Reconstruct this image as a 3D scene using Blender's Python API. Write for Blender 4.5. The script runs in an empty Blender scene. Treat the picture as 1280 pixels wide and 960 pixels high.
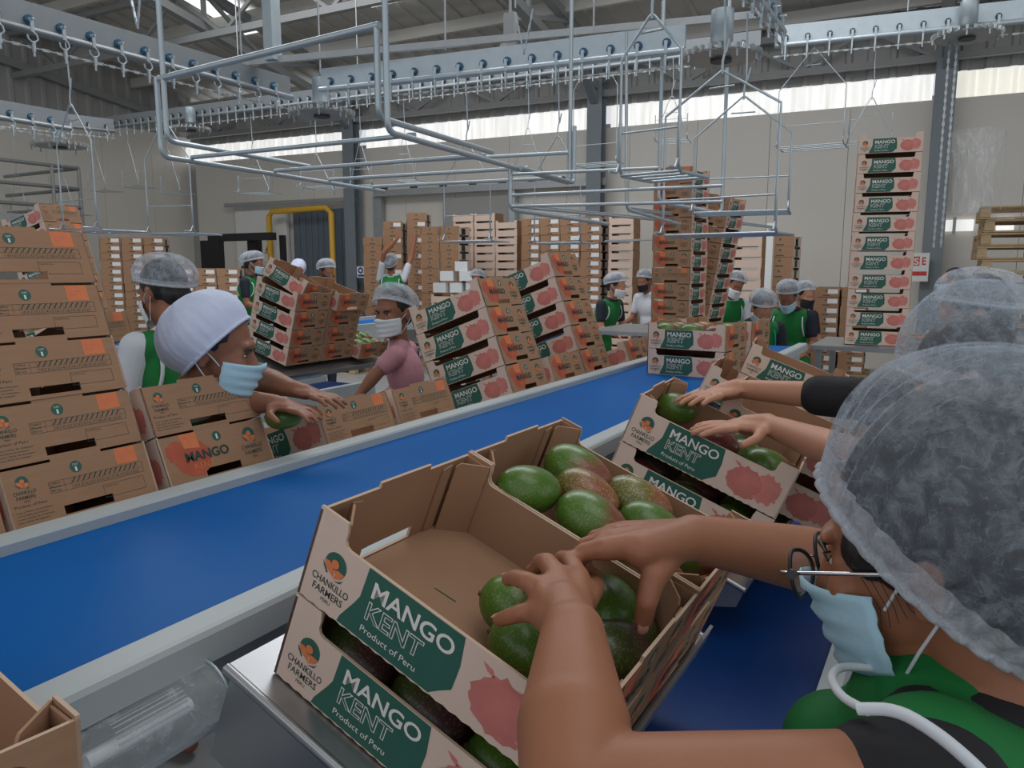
import bpy, bmesh, math, random
from mathutils import Vector, Matrix, noise
random.seed(7)
R = math.radians
SC = bpy.context.scene
C = SC.collection
# ---------------------------------------------------------------- camera
cam = bpy.data.objects.new('camera', bpy.data.cameras.new('camera'))
C.objects.link(cam); SC.camera = cam
cam.location = (0, 0, 1.5)
cam.rotation_euler = (R(90 - 8.414), 0, R(29.987))
cam.data.sensor_width = 36; cam.data.lens = 27; cam.data.clip_start = .02; cam.data.clip_end = 200
# ---------------------------------------------------------------- light
SC.view_settings.view_transform = 'Standard'; SC.view_settings.look = 'None'
SC.view_settings.exposure = .06; SC.view_settings.gamma = 1
W = bpy.data.worlds.new('daylight'); SC.world = W; W.use_nodes = True
W.node_tree.nodes['Background'].inputs[0].default_value = (.92, .955, 1.0, 1)
W.node_tree.nodes['Background'].inputs[1].default_value = .72
def area(name, loc, rot, sx, sy, power, col=(1, 1, 1)):
    d = bpy.data.lights.new(name, 'AREA'); d.shape = 'RECTANGLE'; d.size = sx; d.size_y = sy
    d.energy = power; d.color = col
    o = bpy.data.objects.new(name, d); C.objects.link(o); o.location = loc; o.rotation_euler = rot
    return o
area('skylight_light', (-5, 6, 6.2), (0, 0, 0), 10, 3, 430, (.97, .98, 1))
area('skylight_light', (1.5, 1.2, 5.6), (R(0), R(0), 0), 4, 3, 60, (.97, .98, 1))
# ---------------------------------------------------------------- view maths (pixel -> point at a real distance)
PI = math.pi; _p = math.atan(142 / 960); _y = R(29.987); CAM = Vector((0, 0, 1.5))
def ray(px, py):
    x = (px - 640) / 960; u = -(py - 480) / 960
    f = math.cos(_p) + u * math.sin(_p); z = -math.sin(_p) + u * math.cos(_p)
    c, s = math.cos(_y), math.sin(_y)
    return Vector((x * c - f * s, x * s + f * c, z))
def V(px, py, d): return CAM + ray(px, py) * d
def atx(px, py, X): d = ray(px, py); return CAM + d * (X / d.x)
def aty(px, py, Y): d = ray(px, py); return CAM + d * (Y / d.y)
def atz(px, py, z): d = ray(px, py); return CAM + d * ((z - 1.5) / d.z)
# ---------------------------------------------------------------- materials
MATS = {}
EXTRA = {}
def mat(name, col, rough=.6, metal=0, noise_amt=0, nscale=8, bump=0, bscale=60, emit=0, spec=.5, coat=0, sheen=0, stretch=None, sss=0):
    m = bpy.data.materials.new(name); m.use_nodes = True; MATS[name] = m
    nt = m.node_tree; b = nt.nodes['Principled BSDF']
    b.inputs['Base Color'].default_value = (*col, 1); b.inputs['Roughness'].default_value = rough
    b.inputs['Metallic'].default_value = metal; b.inputs['Specular IOR Level'].default_value = spec
    b.inputs['Coat Weight'].default_value = coat; b.inputs['Sheen Weight'].default_value = sheen
    if sss:
        b.inputs['Subsurface Weight'].default_value = sss; b.inputs['Subsurface Radius'].default_value = (.012, .005, .003); b.inputs['Subsurface Scale'].default_value = 1
    if emit: b.inputs['Emission Color'].default_value = (*col, 1); b.inputs['Emission Strength'].default_value = emit
    tc = nt.nodes.new('ShaderNodeTexCoord'); src = tc.outputs['Object']
    if stretch:
        mp = nt.nodes.new('ShaderNodeMapping'); mp.inputs['Scale'].default_value = stretch
        nt.links.new(src, mp.inputs[0]); src = mp.outputs[0]
    if noise_amt:
        n = nt.nodes.new('ShaderNodeTexNoise'); n.inputs['Scale'].default_value = nscale; n.inputs['Detail'].default_value = 6
        nt.links.new(src, n.inputs['Vector'])
        mx = nt.nodes.new('ShaderNodeMix'); mx.data_type = 'RGBA'
        mx.inputs[6].default_value = (*[max(0, c * (1 - noise_amt)) for c in col], 1)
        mx.inputs[7].default_value = (*[min(1, c * (1 + noise_amt)) for c in col], 1)
        nt.links.new(n.outputs['Fac'], mx.inputs[0]); nt.links.new(mx.outputs[2], b.inputs['Base Color'])
        if emit: nt.links.new(mx.outputs[2], b.inputs['Emission Color'])
    if bump:
        n = nt.nodes.new('ShaderNodeTexNoise'); n.inputs['Scale'].default_value = bscale; n.inputs['Detail'].default_value = 4
        nt.links.new(src, n.inputs['Vector'])
        bp = nt.nodes.new('ShaderNodeBump'); bp.inputs['Strength'].default_value = bump; bp.inputs['Distance'].default_value = .01
        nt.links.new(n.outputs['Fac'], bp.inputs['Height']); nt.links.new(bp.outputs[0], b.inputs['Normal'])
    return m
kraft = mat('kraft board', (.37, .215, .128), .8, noise_amt=.12, nscale=14, stretch=(1, 1, 6), spec=.2)
kraft_in = mat('kraft inner', (.37, .215, .13), .8, noise_amt=.10, nscale=9, spec=.2)
pale = mat('pale liner', (.70, .535, .44), .75, noise_amt=.07, nscale=10, spec=.2)
edge = mat('board edge', (.55, .40, .29), .9)
p_green = mat('print green', (.025, .115, .083), .6, noise_amt=.1, nscale=40)
p_dark = mat('print dark', (.022, .05, .04), .6)
p_white = mat('print white', (.80, .76, .70), .6)
p_orange = mat('print orange', (.72, .20, .07), .6, noise_amt=.12, nscale=60)
p_pink = mat('print mango pink', (.60, .19, .16), .6, noise_amt=.30, nscale=22)
p_pink2 = mat('print mango light', (.64, .215, .18), .6, noise_amt=.25, nscale=26)
p_red = mat('print mango red', (.47, .10, .05), .65, noise_amt=.35, nscale=22)
steel = mat('stainless', (.42, .43, .44), .36, .9, noise_amt=.08, nscale=3, bump=.05, bscale=6)
galv = mat('galvanised', (.46, .53, .57), .38, .55, noise_amt=.12, nscale=12)
galv_m = mat('shaded zinc', (.24, .265, .28), .45, .5, noise_amt=.12, nscale=9)  # darker copy of galv: shade on the left rails put into the colour
galv_d = mat('dull zinc', (.40, .42, .43), .45, .6, noise_amt=.15, nscale=15)
frame_p = mat('pale frame paint', (.42, .47, .48), .45, noise_amt=.06, nscale=6, bump=.03, bscale=25)
colm = mat('blue grey column', (.20, .235, .26), .5, noise_amt=.05, nscale=2)
truss_m = mat('truss grey', (.27, .28, .28), .55, noise_amt=.08, nscale=3)
black = mat('black', (.012, .012, .014), .55)
darkm = mat('dark grey', (.05, .055, .06), .5)
blue_w = mat('blue wheel', (.02, .10, .20), .35)
yellow = mat('yellow paint', (.72, .42, .04), .45)
white_p = mat('white paint', (.75, .75, .73), .5, noise_amt=.04, nscale=4)
wall_w = mat('white panel', (.70, .665, .605), .28, noise_amt=.04, nscale=.8, bump=.12, bscale=1.2, spec=.55, stretch=(1, 1, .3))
wall_g = mat('grey sheet', (.36, .36, .345), .5, noise_amt=.06, nscale=2)
roof_m = mat('roof sheet', (.60, .58, .54), .35, noise_amt=.06, nscale=1.5, spec=.6)
floor_m = mat('concrete', (.30, .31, .31), .45, noise_amt=.15, nscale=2, bump=.05)
paper = mat('white label', (.80, .80, .80), .6)
wood = mat('pallet wood', (.46, .33, .19), .8, noise_amt=.3, nscale=9, stretch=(1, 6, 6))
sheet_b = mat('strip curtain', (.12, .155, .19), .3, noise_amt=.25, nscale=5, stretch=(6, 6, .3))
red_p = mat('sign red', (.6, .05, .04), .5); blue_p = mat('sign blue', (.02, .06, .30), .5)
teal = mat('teal collar', (.02, .26, .26), .7)
plastic = mat('clear plastic', (.8, .85, .86), .12, spec=.8)
def translucent(name, fac, col=(.8, .85, .9), rough=.3, ns=None, lo=.25, hi=.75, fmax=.9, gloss=.15, bump=0, nscale2=(1, 1, 1)):
    m = bpy.data.materials.new(name); m.use_nodes = True; nt = m.node_tree; nt.nodes.clear(); MATS[name] = m
    out = nt.nodes.new('ShaderNodeOutputMaterial'); tr = nt.nodes.new('ShaderNodeBsdfTransparent')
    b = nt.nodes.new('ShaderNodeBsdfPrincipled'); b.inputs['Base Color'].default_value = (*col, 1); b.inputs['Roughness'].default_value = rough
    mx = nt.nodes.new('ShaderNodeMixShader'); mx.inputs[0].default_value = fac
    nt.links.new(tr.outputs[0], mx.inputs[1]); nt.links.new(b.outputs[0], mx.inputs[2]); nt.links.new(mx.outputs[0], out.inputs[0])
    if ns:
        tc = nt.nodes.new('ShaderNodeTexCoord'); mp = nt.nodes.new('ShaderNodeMapping'); mp.inputs['Scale'].default_value = nscale2
        n = nt.nodes.new('ShaderNodeTexNoise'); n.inputs['Scale'].default_value = ns; n.inputs['Detail'].default_value = 8; n.inputs['Roughness'].default_value = .7
        mr = nt.nodes.new('ShaderNodeMapRange'); mr.inputs[1].default_value = lo; mr.inputs[2].default_value = hi
        mr.inputs[3].default_value = fac; mr.inputs[4].default_value = fmax
        nt.links.new(tc.outputs['Object'], mp.inputs[0]); nt.links.new(mp.outputs[0], n.inputs['Vector'])
        nt.links.new(n.outputs['Fac'], mr.inputs[0]); nt.links.new(mr.outputs[0], mx.inputs[0])
    return m
clear_gl = translucent('lens glass', .14, (.9,.92,.95), .05)
chrome = mat('chrome', (.75, .74, .73), .15, 1)
clear_pl = translucent('clear cover', .22, (.75, .8, .82), .15, ns=30, lo=.5, hi=.75, fmax=.5)
wrap_pl = translucent('stretch wrap', .06, (.85, .88, .9), .15, ns=14, lo=.5, hi=.7, fmax=.5, nscale2=(1, 1, .3))
# belt: saturated blue pvc with faint scuffs
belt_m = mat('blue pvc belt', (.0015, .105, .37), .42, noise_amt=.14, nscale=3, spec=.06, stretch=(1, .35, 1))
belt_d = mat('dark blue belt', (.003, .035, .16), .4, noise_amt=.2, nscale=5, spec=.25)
# ---------------------------------------------------------------- mesh helpers
class MB:
    def __init__(s): s.v = []; s.f = []; s.m = []; s.sm = []
    def add(s, vs, fs, mi=0, smooth=False):
        n = len(s.v); s.v += [tuple(v) for v in vs]
        for f in fs: s.f.append(tuple(n + i for i in f)); s.m.append(mi); s.sm.append(smooth)
        return s
    def box(s, c, sz, rot=None, mi=0):
        x, y, z = [q / 2 for q in sz]; M = rot if rot else Matrix.Identity(3); c = Vector(c)
        vs = [c + M @ Vector((a * x, b * y, d * z)) for a in (-1, 1) for b in (-1, 1) for d in (-1, 1)]
        return s.add(vs, [(0, 1, 3, 2), (4, 6, 7, 5), (0, 4, 5, 1), (2, 3, 7, 6), (0, 2, 6, 4), (1, 5, 7, 3)], mi)
    def bar(s, a, b, w, h, mi=0, up=(0, 0, 1)):
        a = Vector(a); b = Vector(b); d = (b - a); L = d.length; d.normalize(); u = Vector(up)
        if abs(d.dot(u)) > .98: u = Vector((0, 1, 0))
        x = d.cross(u).normalized(); z = x.cross(d)
        return s.box((a + b) / 2, (w, L, h), Matrix((x, d, z)).transposed(), mi)
    def tube(s, pts, r, n=8, mi=0, cap=True, rs=None):
        pts = [Vector(p) for p in pts]; vs = []; fs = []; pr = None
        for i, p in enumerate(pts):
            d = (pts[min(i + 1, len(pts) - 1)] - pts[max(i - 1, 0)]).normalized()
            if pr is None: pr = d.orthogonal().normalized()
            else:
                pr = (pr - d * pr.dot(d))
                pr = pr.normalized() if pr.length > 1e-6 else d.orthogonal().normalized()
            q = d.cross(pr); rr = rs[i] if rs else r
            for k in range(n):
                a = 2 * PI * k / n; vs.append(p + (pr * math.cos(a) + q * math.sin(a)) * rr)
        for i in range(len(pts) - 1):
            for k in range(n):
                fs.append((i * n + k, i * n + (k + 1) % n, (i + 1) * n + (k + 1) % n, (i + 1) * n + k))
        s.add(vs, fs, mi, True)
        if cap: s.add(vs[:n], [tuple(range(n))[::-1]], mi); s.add(vs[-n:], [tuple(range(n))], mi)
        return s
    def prism(s, poly, o, u, w, n, t, mi=0, mi_out=None, mi_edge=None):
        # polygon in (u,w) at o, extruded t along n ; the face at o (normal -n) takes mi_out
        o = Vector(o); k = len(poly)
        A = [o + u * a + w * b for a, b in poly]; B = [p + n * t for p in A]
        s.add(A, [tuple(range(k))], mi if mi_out is None else mi_out)
        s.add(B, [tuple(range(k))[::-1]], mi)
        s.add(A + B, [(i, (i + 1) % k, k + (i + 1) % k, k + i) for i in range(k)], mi if mi_edge is None else mi_edge)
        return s
    def ell(s, c, r, n=16, m=10, mi=0, rot=None):
        c = Vector(c); M = rot if rot else Matrix.Identity(3); vs = []; fs = []
        for j in range(m + 1):
            t = PI * j / m
            for i in range(n):
                a = 2 * PI * i / n
                vs.append(c + M @ Vector((r[0] * math.sin(t) * math.cos(a), r[1] * math.sin(t) * math.sin(a), r[2] * math.cos(t))))
        for j in range(m):
            for i in range(n): fs.append((j * n + i, (j + 1) * n + i, (j + 1) * n + (i + 1) % n, j * n + (i + 1) % n))
        return s.add(vs, fs, mi, True)
    def mesh(s, name, mats):
        me = bpy.data.meshes.new(name); me.from_pydata(s.v, [], s.f)
        for m in (mats if isinstance(mats, (list, tuple)) else [mats]): me.materials.append(m)
        me.polygons.foreach_set('material_index', s.m); me.polygons.foreach_set('use_smooth', s.sm)
        me.validate(); me.update(); return me
    def build(s, name, mats, parent=None): return inst(name, s.mesh(name, mats), parent)
def inst(name, me, parent=None, M=None):
    o = bpy.data.objects.new(name, me); C.objects.link(o)
    if parent: o.parent = parent
    if M is not None: o.matrix_local = M
    return o
def tag(o, label, cat, group=None):
    o['label'] = label; o['category'] = cat
    if group: o['group'] = group
    return o
def struct(o): o['kind'] = 'structure'; return o
def empty(name, M=None, label=None, cat=None, group=None):
    o = bpy.data.objects.new(name, None); C.objects.link(o); o.empty_display_size = .1
    if M is not None: o.matrix_world = M
    if label: tag(o, label, cat, group)
    return o
def frameM(o, yaw=0, tilt=0):
    # local x = along the long face, y = depth away from the viewer's side, z = up ; tilt > 0 leans the top towards +X
    return Matrix.Translation(o) @ Matrix.Rotation(yaw, 4, 'Z') @ Matrix.Rotation(tilt, 4, 'Y')
def copy_tree(o, parent=None, M=None):
    c = o.copy(); C.objects.link(c)
    if parent: c.parent = parent
    if M is not None: c.matrix_local = M
    for ch in o.children: copy_tree(ch, c)
    return c
_fc = {}
def text_geo(txt, bold=0.0):
    k = (txt, bold)
    if k in _fc: return _fc[k]
    cu = bpy.data.curves.new('t', 'FONT'); cu.body = txt; cu.resolution_u = 4; cu.offset = bold; cu.fill_mode = 'FRONT'
    ob = bpy.data.objects.new('t', cu); C.objects.link(ob)
    dg = bpy.context.evaluated_depsgraph_get(); me = ob.evaluated_get(dg).to_mesh()
    vs = [tuple(v.co) for v in me.vertices]; fs = [tuple(p.vertices) for p in me.polygons]
    ob.evaluated_get(dg).to_mesh_clear(); bpy.data.objects.remove(ob); bpy.data.curves.remove(cu)
    xs = [v[0] for v in vs]; ys = [v[1] for v in vs]
    _fc[k] = (vs, fs, min(xs), max(xs), min(ys), max(ys)); return _fc[k]
class Print(MB):
    # flat print on the plane x,z at y = -off
    L = .0004
    def poly(s, pts, lay, mi): return s.add([(x, -s.L * lay, z) for x, z in pts], [tuple(range(len(pts)))], mi)
    def disc(s, x, z, r, lay, mi, r2=None, n=20, a0=0, a1=360):
        r2 = r2 or r; full = a1 - a0 >= 360
        pts = [(x + r * math.cos(R(a0 + (a1 - a0) * i / n)), z + r2 * math.sin(R(a0 + (a1 - a0) * i / n))) for i in range(n + (0 if full else 1))]
        return s.poly(pts, lay, mi)
    def blob(s, x, z, r, r2, lay, mi, seed=0, jag=.12, n=36):
        rn = random.Random(seed); pts = []
        for i in range(n):
            a = 2 * PI * i / n; k = 1 + (rn.random() ** 3) * jag * 2
            pts.append((x + r * k * math.cos(a), z + r2 * k * math.sin(a)))
        return s.poly(pts, lay, mi)
    def text(s, t, x, z, w, h, lay, mi, bold=0.0, ang=0, ref=None):
        vs, fs, x0, x1, y0, y1 = text_geo(t, bold)
        if ref is not None: x0, x1, y0, y1 = text_geo(t, ref)[2:]
        ca, sa = math.cos(ang), math.sin(ang); o = []
        for v in vs:
            a = (v[0] - x0) / (x1 - x0) * w; b = (v[1] - y0) / (y1 - y0) * h
            o.append((x + a * ca - b * sa, -s.L * lay, z + a * sa + b * ca))
        return s.add(o, fs, mi)
    def rect(s, x0, z0, x1, z1, lay, mi): return s.poly([(x0, z0), (x1, z0), (x1, z1), (x0, z1)], lay, mi)
    def outline(s, x0, z0, x1, z1, t, lay, mi):
        s.rect(x0, z0, x1, z0 + t, lay, mi); s.rect(x0, z1 - t, x1, z1, lay, mi); s.rect(x0, z0, x0 + t, z1, lay, mi); s.rect(x1 - t, z0, x1, z1, lay, mi)
        return s
    def logo(s, x, z, r, green, orange, dark, full=True, board=None):
        # ring of fields above, two hands and a round fruit below
        s.poly([(x + r * math.cos(R(a)), z + r * math.sin(R(a))) for a in range(-40, 190, 10)], 1, green)
        s.poly([(x - r * 1.02, z + r * .05), (x - r * .55, z + .1 * r), (x - .1 * r, z - .3 * r), (x + .05 * r, z - .95 * r), (x - .35 * r, z - .75 * r), (x - .8 * r, z - .45 * r)], 2, orange)
        s.poly([(x + r * .95, z - r * .25), (x + r * .4, z - .2 * r), (x - .1 * r, z - .35 * r), (x + .2 * r, z - .62 * r), (x + .1 * r, z - 1.05 * r), (x + .7 * r, z - .75 * r)], 2.5, orange)
        s.disc(x - .02 * r, z + .12 * r, r * .36, 3, orange, n=14)
        s.poly([(x - r * 1.15, z - .1 * r), (x - r * 1.0, z - .5 * r), (x - .6 * r, z - .95 * r), (x - .5 * r, z - .85 * r), (x - .9 * r, z - .4 * r)], 2, green)
        s.poly([(x + r * .15, z - 1.2 * r), (x + r * .75, z - 1.1 * r), (x + r * 1.0, z - .7 * r), (x + .7 * r, z - .95 * r)], 2, green)
        if full:
            s.text('CHANKILLO', x - 1.75 * r, z - 1.95 * r, 3.5 * r, .58 * r, 1, dark, .01)
            s.text('FARMERS', x - 1.45 * r, z - 2.75 * r, 2.9 * r, .58 * r, 1, dark, .01)
            s.text('PERU', x - .45 * r, z - 3.25 * r, .9 * r, .3 * r, 1, dark)
        return s
# ---------------------------------------------------------------- the carton
BW, BD, BH, BT, LOW = .385, .312, .1262, .004, .094
X3, Y3, Z3 = Vector((1, 0, 0)), Vector((0, 1, 0)), Vector((0, 0, 1))
def side_poly():
    p = []; n = 42
    for i in range(n + 1):
        p.append((BW * i / n, .0 if i % 2 == 0 else .0018))
    p += [(BW, BH - .002), (BW - .043, BH - .002), (BW - .046, BH - .014), (BW - .046, LOW + .008), (BW - .05, LOW + .002), (BW - .056, LOW)]
    p += [(.056, LOW), (.05, LOW + .002), (.046, LOW + .008), (.046, BH - .014), (.043, BH - .002), (0, BH - .002)]
    return p
def end_poly():
    h = BH - .006
    return [(0, 0), (.045, 0), (.047, .001), (BD - .047, .001), (BD - .045, 0), (BD, 0), (BD, h), (BD * .70, h), (BD * .69, h + .0075), (BD * .31, h + .0075), (BD * .30, h), (0, h)]
side_me = MB().prism(side_poly(), (0, 0, 0), X3, Z3, Y3, BT, 1, 0, 2).mesh('side_panel', [pale, kraft_in, edge])
def end_mesh(hole):
    # the end panel with a slotted hand hole near its foot
    m = MB(); P_ = end_poly(); h = BH - .006; a, b, c, d = BD * .33, BD * .67, .008, .026
    if not hole: m.prism(P_, (0, 0, 0), Y3, Z3, X3, BT, 1, 0, 2)
    else:
        quads = [[(0, 0), (a, 0), (a, h), (0, h)], [(b, 0), (BD, 0), (BD, h), (b, h)], [(a, 0), (b, 0), (b, c), (a, c)], [(a, d), (b, d), (b, h + .0075), (a, h + .0075)]]
        for q in quads: m.prism(q, (0, 0, 0), Y3, Z3, X3, BT, 1, 0, 2)
    return m.mesh('end_panel', [kraft, kraft_in, edge])
end_me, end_hole_me = end_mesh(False), end_mesh(True)
bot_me = MB().box((BW / 2, BD / 2, .004), (BW - .009, BD - .009, .004), mi=0).add([(.1, .15, .0066), (.135, .152, .0066), (.134, .154, .0066), (.1, .152, .0066)], [(0, 1, 2, 3)], 1).mesh('bottom_panel', [kraft_in, p_dark])
# folded corner post : diagonal inner panel plus a narrow return strip
pm = MB(); pm.prism([(0, .004), (.052, .004), (.052, BH - .012), (.046, BH - .005), (0, BH - .005)], (.042, .0045, 0), Vector((-.62, .785, 0)), Z3, Vector((.785, .62, 0)), .003, 0)
pm.prism([(0, .004), (.02, .004), (.02, BH - .014), (0, BH - .010)], (.0045, .05, 0), Y3, Z3, X3, .003, 0)
pm.prism([(0, LOW - .004), (.04, LOW - .004), (.036, BH - .008), (0, BH - .006)], (.004, .0055, 0), X3, Z3, Y3, .003, 0)
post_me = pm.mesh('corner_post', [kraft_in])
# prints
def front_print():
    s = Print(); G, D_, O, Wt, P1, P2 = range(6)
    s.logo(.043, .066, .0165, G, O, D_)
    s.poly([(.088, LOW - .001), (.087, .052), (.082, .040), (.068, .012), (.066, .003), (.207, .003), (.218, .014), (.232, .026), (.232, .058), (.226, LOW - .001)], 1, G)
    s.text('MANGO', .101, .060, .118, .022, 2, Wt, .016)
    s.text('KENT', .101, .031, .083, .024, 2, Wt, .030); s.text('KENT', .101, .031, .083, .024, 3, G, -.006, ref=.030)
    s.text('Product of Peru', .100, .0135, .083, .0085, 2, Wt)
    s.blob(.293, .044, .040, .033, 1, P1, 3, .10); s.blob(.336, .050, .031, .031, 1.5, P2, 5, .14)
    s.blob(.296, .046, .034, .028, 2, P1, 9, .05)
    s.poly([(.262, .075), (.253, .083), (.268, .080), (.272, .072)], 1, P1)
    return s.mesh('front_print', [p_green, p_dark, p_orange, p_white, p_pink, p_pink2])
def table_print():
    s = Print(); G, D_, O, Wt, P1, P2 = range(6); w = BD
    s.logo(.038, .092, .0125, G, O, D_)
    s.text('Product of Peru', .012, .042, .062, .006, 1, D_)
    for i in range(4): s.text('Lote y fecha de empaque', .012, .031 - i * .0065, .07 - .01 * (i % 2), .0042, 1, D_)
    s.disc(.148, .100, .0125, 1, G, n=22); s.text('CAT', .142, .103, .012, .0042, 2, Wt); s.text('1', .1455, .0905, .004, .0095, 2, Wt, .02)
    s.rect(.236, .084, .284, .119, 1, O); s.text('EMPAQUE', .242, .104, .024, .005, 2, P2); s.text('PERU', .242, .096, .018, .004, 2, P2)
    s.outline(.085, .056, .292, .080, .0008, 1, D_); s.rect(.085, .0675, .292, .0681, 1, D_); s.rect(.116, .056, .1166, .080, 1, D_)
    for i in range(14): s.rect(.13 + i * .0115, .056, .1304 + i * .0115, .080, 1, D_)
    for i in range(13): s.poly([(.131 + i * .0115, .069), (.134 + i * .0115, .069), (.141 + i * .0115, .079), (.138 + i * .0115, .079)], 1.5, D_)
    for i in range(13): s.text(str(10 + i), .133 + i * .0115, .0585, .007, .006, 1, D_)
    for i in range(3): s.text(('Calibre', 'Peso', 'Brix')[i], .088, .0735 - i * .0072, .02, .0045, 1, D_)
    s.outline(.192, .020, .286, .048, .0008, 1, D_); s.text('Lote/Packing', .196, .041, .03, .004, 1, D_)
    return s.mesh('end_print', [p_green, p_dark, p_orange, p_white, p_pink, p_pink2])
def mango_end_print():
    s = Print(); G, D_, O, Wt, P1, P2, Rd = range(7)
    s.blob(.078, .060, .048, .045, 1, Rd, 11, .12); s.blob(.040, .080, .026, .026, 1.5, Rd, 12, .12)
    s.poly([(.055, .12), (.062, .085), (.105, .080), (.103, .12)], 2, O)
    s.text('MANGO', .058, .050, .125, .024, 3, D_, .03)
    s.text('KENT', .076, .030, .055, .014, 3, O, .0)
    s.disc(.160, .099, .0125, 1, G, n=22); s.text('1', .1575, .0915, .005, .013, 2, Wt, .02)
    s.logo(.255, .085, .019, G, O, D_)
    return s.mesh('end_print', [p_green, p_dark, p_orange, p_white, p_pink, p_pink2, p_red])
fp_me, tp_me, mp_me = front_print(), table_print(), mango_end_print()
RZ = lambda a: Matrix.Rotation(a, 4, 'Z'); T = Matrix.Translation
def carton(M, right='mango', label='', group=None, hole=True, name='mango_carton', cat='carton'):
    e = empty(name, M, label, cat, group)
    inst('bottom_panel', bot_me, e)
    f = inst('side_panel', side_me, e); inst('front_print', fp_me, f, T((0, 0, 0)))
    b = inst('side_panel', side_me, e, T((BW, BD, 0)) @ RZ(PI)); inst('front_print', fp_me, b)
    em = end_hole_me if hole else end_me
    r = inst('end_panel', em, e, T((BW, 0, 0)) @ Matrix.Scale(-1, 4, X3)); 
    l = inst('end_panel', em, e, T((0, 0, 0)))
    A_, B_ = (mp_me, tp_me) if right == 'mango' else (tp_me, mp_me)
    inst('end_print', A_, r, Matrix.Scale(-1, 4, X3) @ RZ(PI / 2)); inst('end_print', B_, l, T((0, BD, 0)) @ RZ(-PI / 2))
    for i, Mp in enumerate((Matrix.Identity(4), T((BW, 0, 0)) @ Matrix.Scale(-1, 4, X3), T((BW, BD, 0)) @ RZ(PI), T((0, BD, 0)) @ Matrix.Scale(-1, 4, Y3))):
        inst('corner_post', post_me, e, Mp)
    return e
ORD = ['bottom', 'second', 'third', 'fourth', 'fifth', 'sixth', 'seventh', 'eighth', 'ninth', 'tenth', 'eleventh', 'twelfth', 'thirteenth', 'fourteenth', 'fifteenth']
def stk(k, n, where): return f"{'bottom' if k == 0 else ('topmost' if k == n - 1 else ORD[k] + ' lowest')} carton of {where}" if n > 1 else where
def stack(M, n, right, where, group, jit=.002, hole=True):
    out = []
    for k in range(n):
        r = right[k] if isinstance(right, (list, tuple)) else right
        lab = stk(k, n, where)
        Mk = M @ T((random.uniform(-jit, jit), random.uniform(-jit, jit), k * BH)) @ RZ(random.uniform(-.004, .004))
        out.append(carton(Mk, r, lab, group, hole))
    return out
# ================================================================ SETTING
WA = R(3.76); WY = 13.0                                   # the back wall, turned a little
def wallp(s, z, off=0): return Vector((s * math.cos(WA) + off * math.sin(WA), WY + s * math.sin(WA) - off * math.cos(WA), z))
WU = Vector((math.cos(WA), math.sin(WA), 0)); WN = Vector((math.sin(WA), -math.cos(WA), 0))
XL = -15.6
struct(MB().box((-4, 4, -.05), (30, 26, .1)).build('floor', floor_m))
COLS = [-.38 + 5.15 * k for k in (-3, -2, -1, 0, 1, 2)]
# white insulated panels of the back wall : each a piece
wb = struct(MB().box(wallp(-4, 2.0, -.14), (26, .05, 4.0), Matrix.Rotation(WA, 3, 'Z')).build('wall_back', wall_g))
pan = MB().box((0, 0, 0), (1.136, .06, 3.92)).mesh('wall_panel', [wall_w])
s = -15.3
while s < 6.5:
    if not (-14.9 < s < -14.8): inst('wall_panel', pan, wb, T(wallp(s + .57, 1.96, -.05)) @ RZ(WA))
    s += 1.142
# translucent strip, ribbed sheets lit by daylight from behind
day = mat('daylight sheet', (.90, .885, .82), .5, noise_amt=.45, nscale=1.6, emit=.85, stretch=(5, 5, .5))  # upright noise streaks put the rib shading into the glow colour
day2 = mat('daylight sheet dim', (.93, .90, .80), .5, noise_amt=.10, nscale=1.3, emit=.6, stretch=(5, 5, .5))
def ribbed(s0, s1, z0, z1, off, pitch=.25, d=.035):
    m = MB(); s = s0; P_ = []
    while s < s1:
        P_ += [(s, 0), (s + pitch * .6, 0), (s + pitch * .7, d), (s + pitch * .9, d)]; s += pitch
    P_.append((s1, 0)); vs = []
    for a, b in P_:
        vs += [wallp(min(a, s1), z0, off + b), wallp(min(a, s1), z1, off + b)]
    return m.add(vs, [(2 * i, 2 * i + 2, 2 * i + 3, 2 * i + 1) for i in range(len(P_) - 1)])
def wz(px, py): # height on the back wall plane seen at a pixel
    d = ray(px, py); n = WN; t = (Vector((0, WY, 0)) - CAM).dot(n) / d.dot(n); return CAM + d * t
zt, zb = 4.28, 3.92
for a, b, mm in ((COLS[0] + .2, COLS[1] - .15, day), (COLS[1] + .15, COLS[2] - .15, day), (COLS[2] + .15, COLS[3] - .15, day), (COLS[3] + .15, COLS[3] + 1.9, day2), (COLS[3] + 2, COLS[4] - .15, day2)):
    o = struct(ribbed(a, b, zb, zt, -.05).build('window_1', mm)); o['label'] = 'long translucent ribbed daylight strip high in the wall'
struct(ribbed(-15.4, 9, zt, 5.2, -.02, .3).build('wall_back_upper', wall_g))
# left gable wall
wl = struct(MB().box((XL - .15, 3, 2.2), (.05, 19, 4.4)).build('wall_left', wall_g))
y = -6.0
panl = MB().box((0, 0, 0), (.06, 1.136, 4.5)).mesh('wall_panel', [wall_w])
while y < 11.6:
    inst('wall_panel', panl, wl, T((XL, y + .57, 2.25))); y += 1.142
m = MB(); vs = []; y = -6.0; P_ = []
while y < 12.3: P_ += [(y, 0), (y + .18, 0), (y + .21, .035), (y + .27, .035)]; y += .3
for a, b in P_: vs += [(XL - .05 + b, a, 4.3), (XL - .05 + b, a, 8.6)]
struct(m.add(vs, [(2 * i, 2 * i + 2, 2 * i + 3, 2 * i + 1) for i in range(len(P_) - 1)]).build('wall_left_upper', wall_g))
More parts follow.
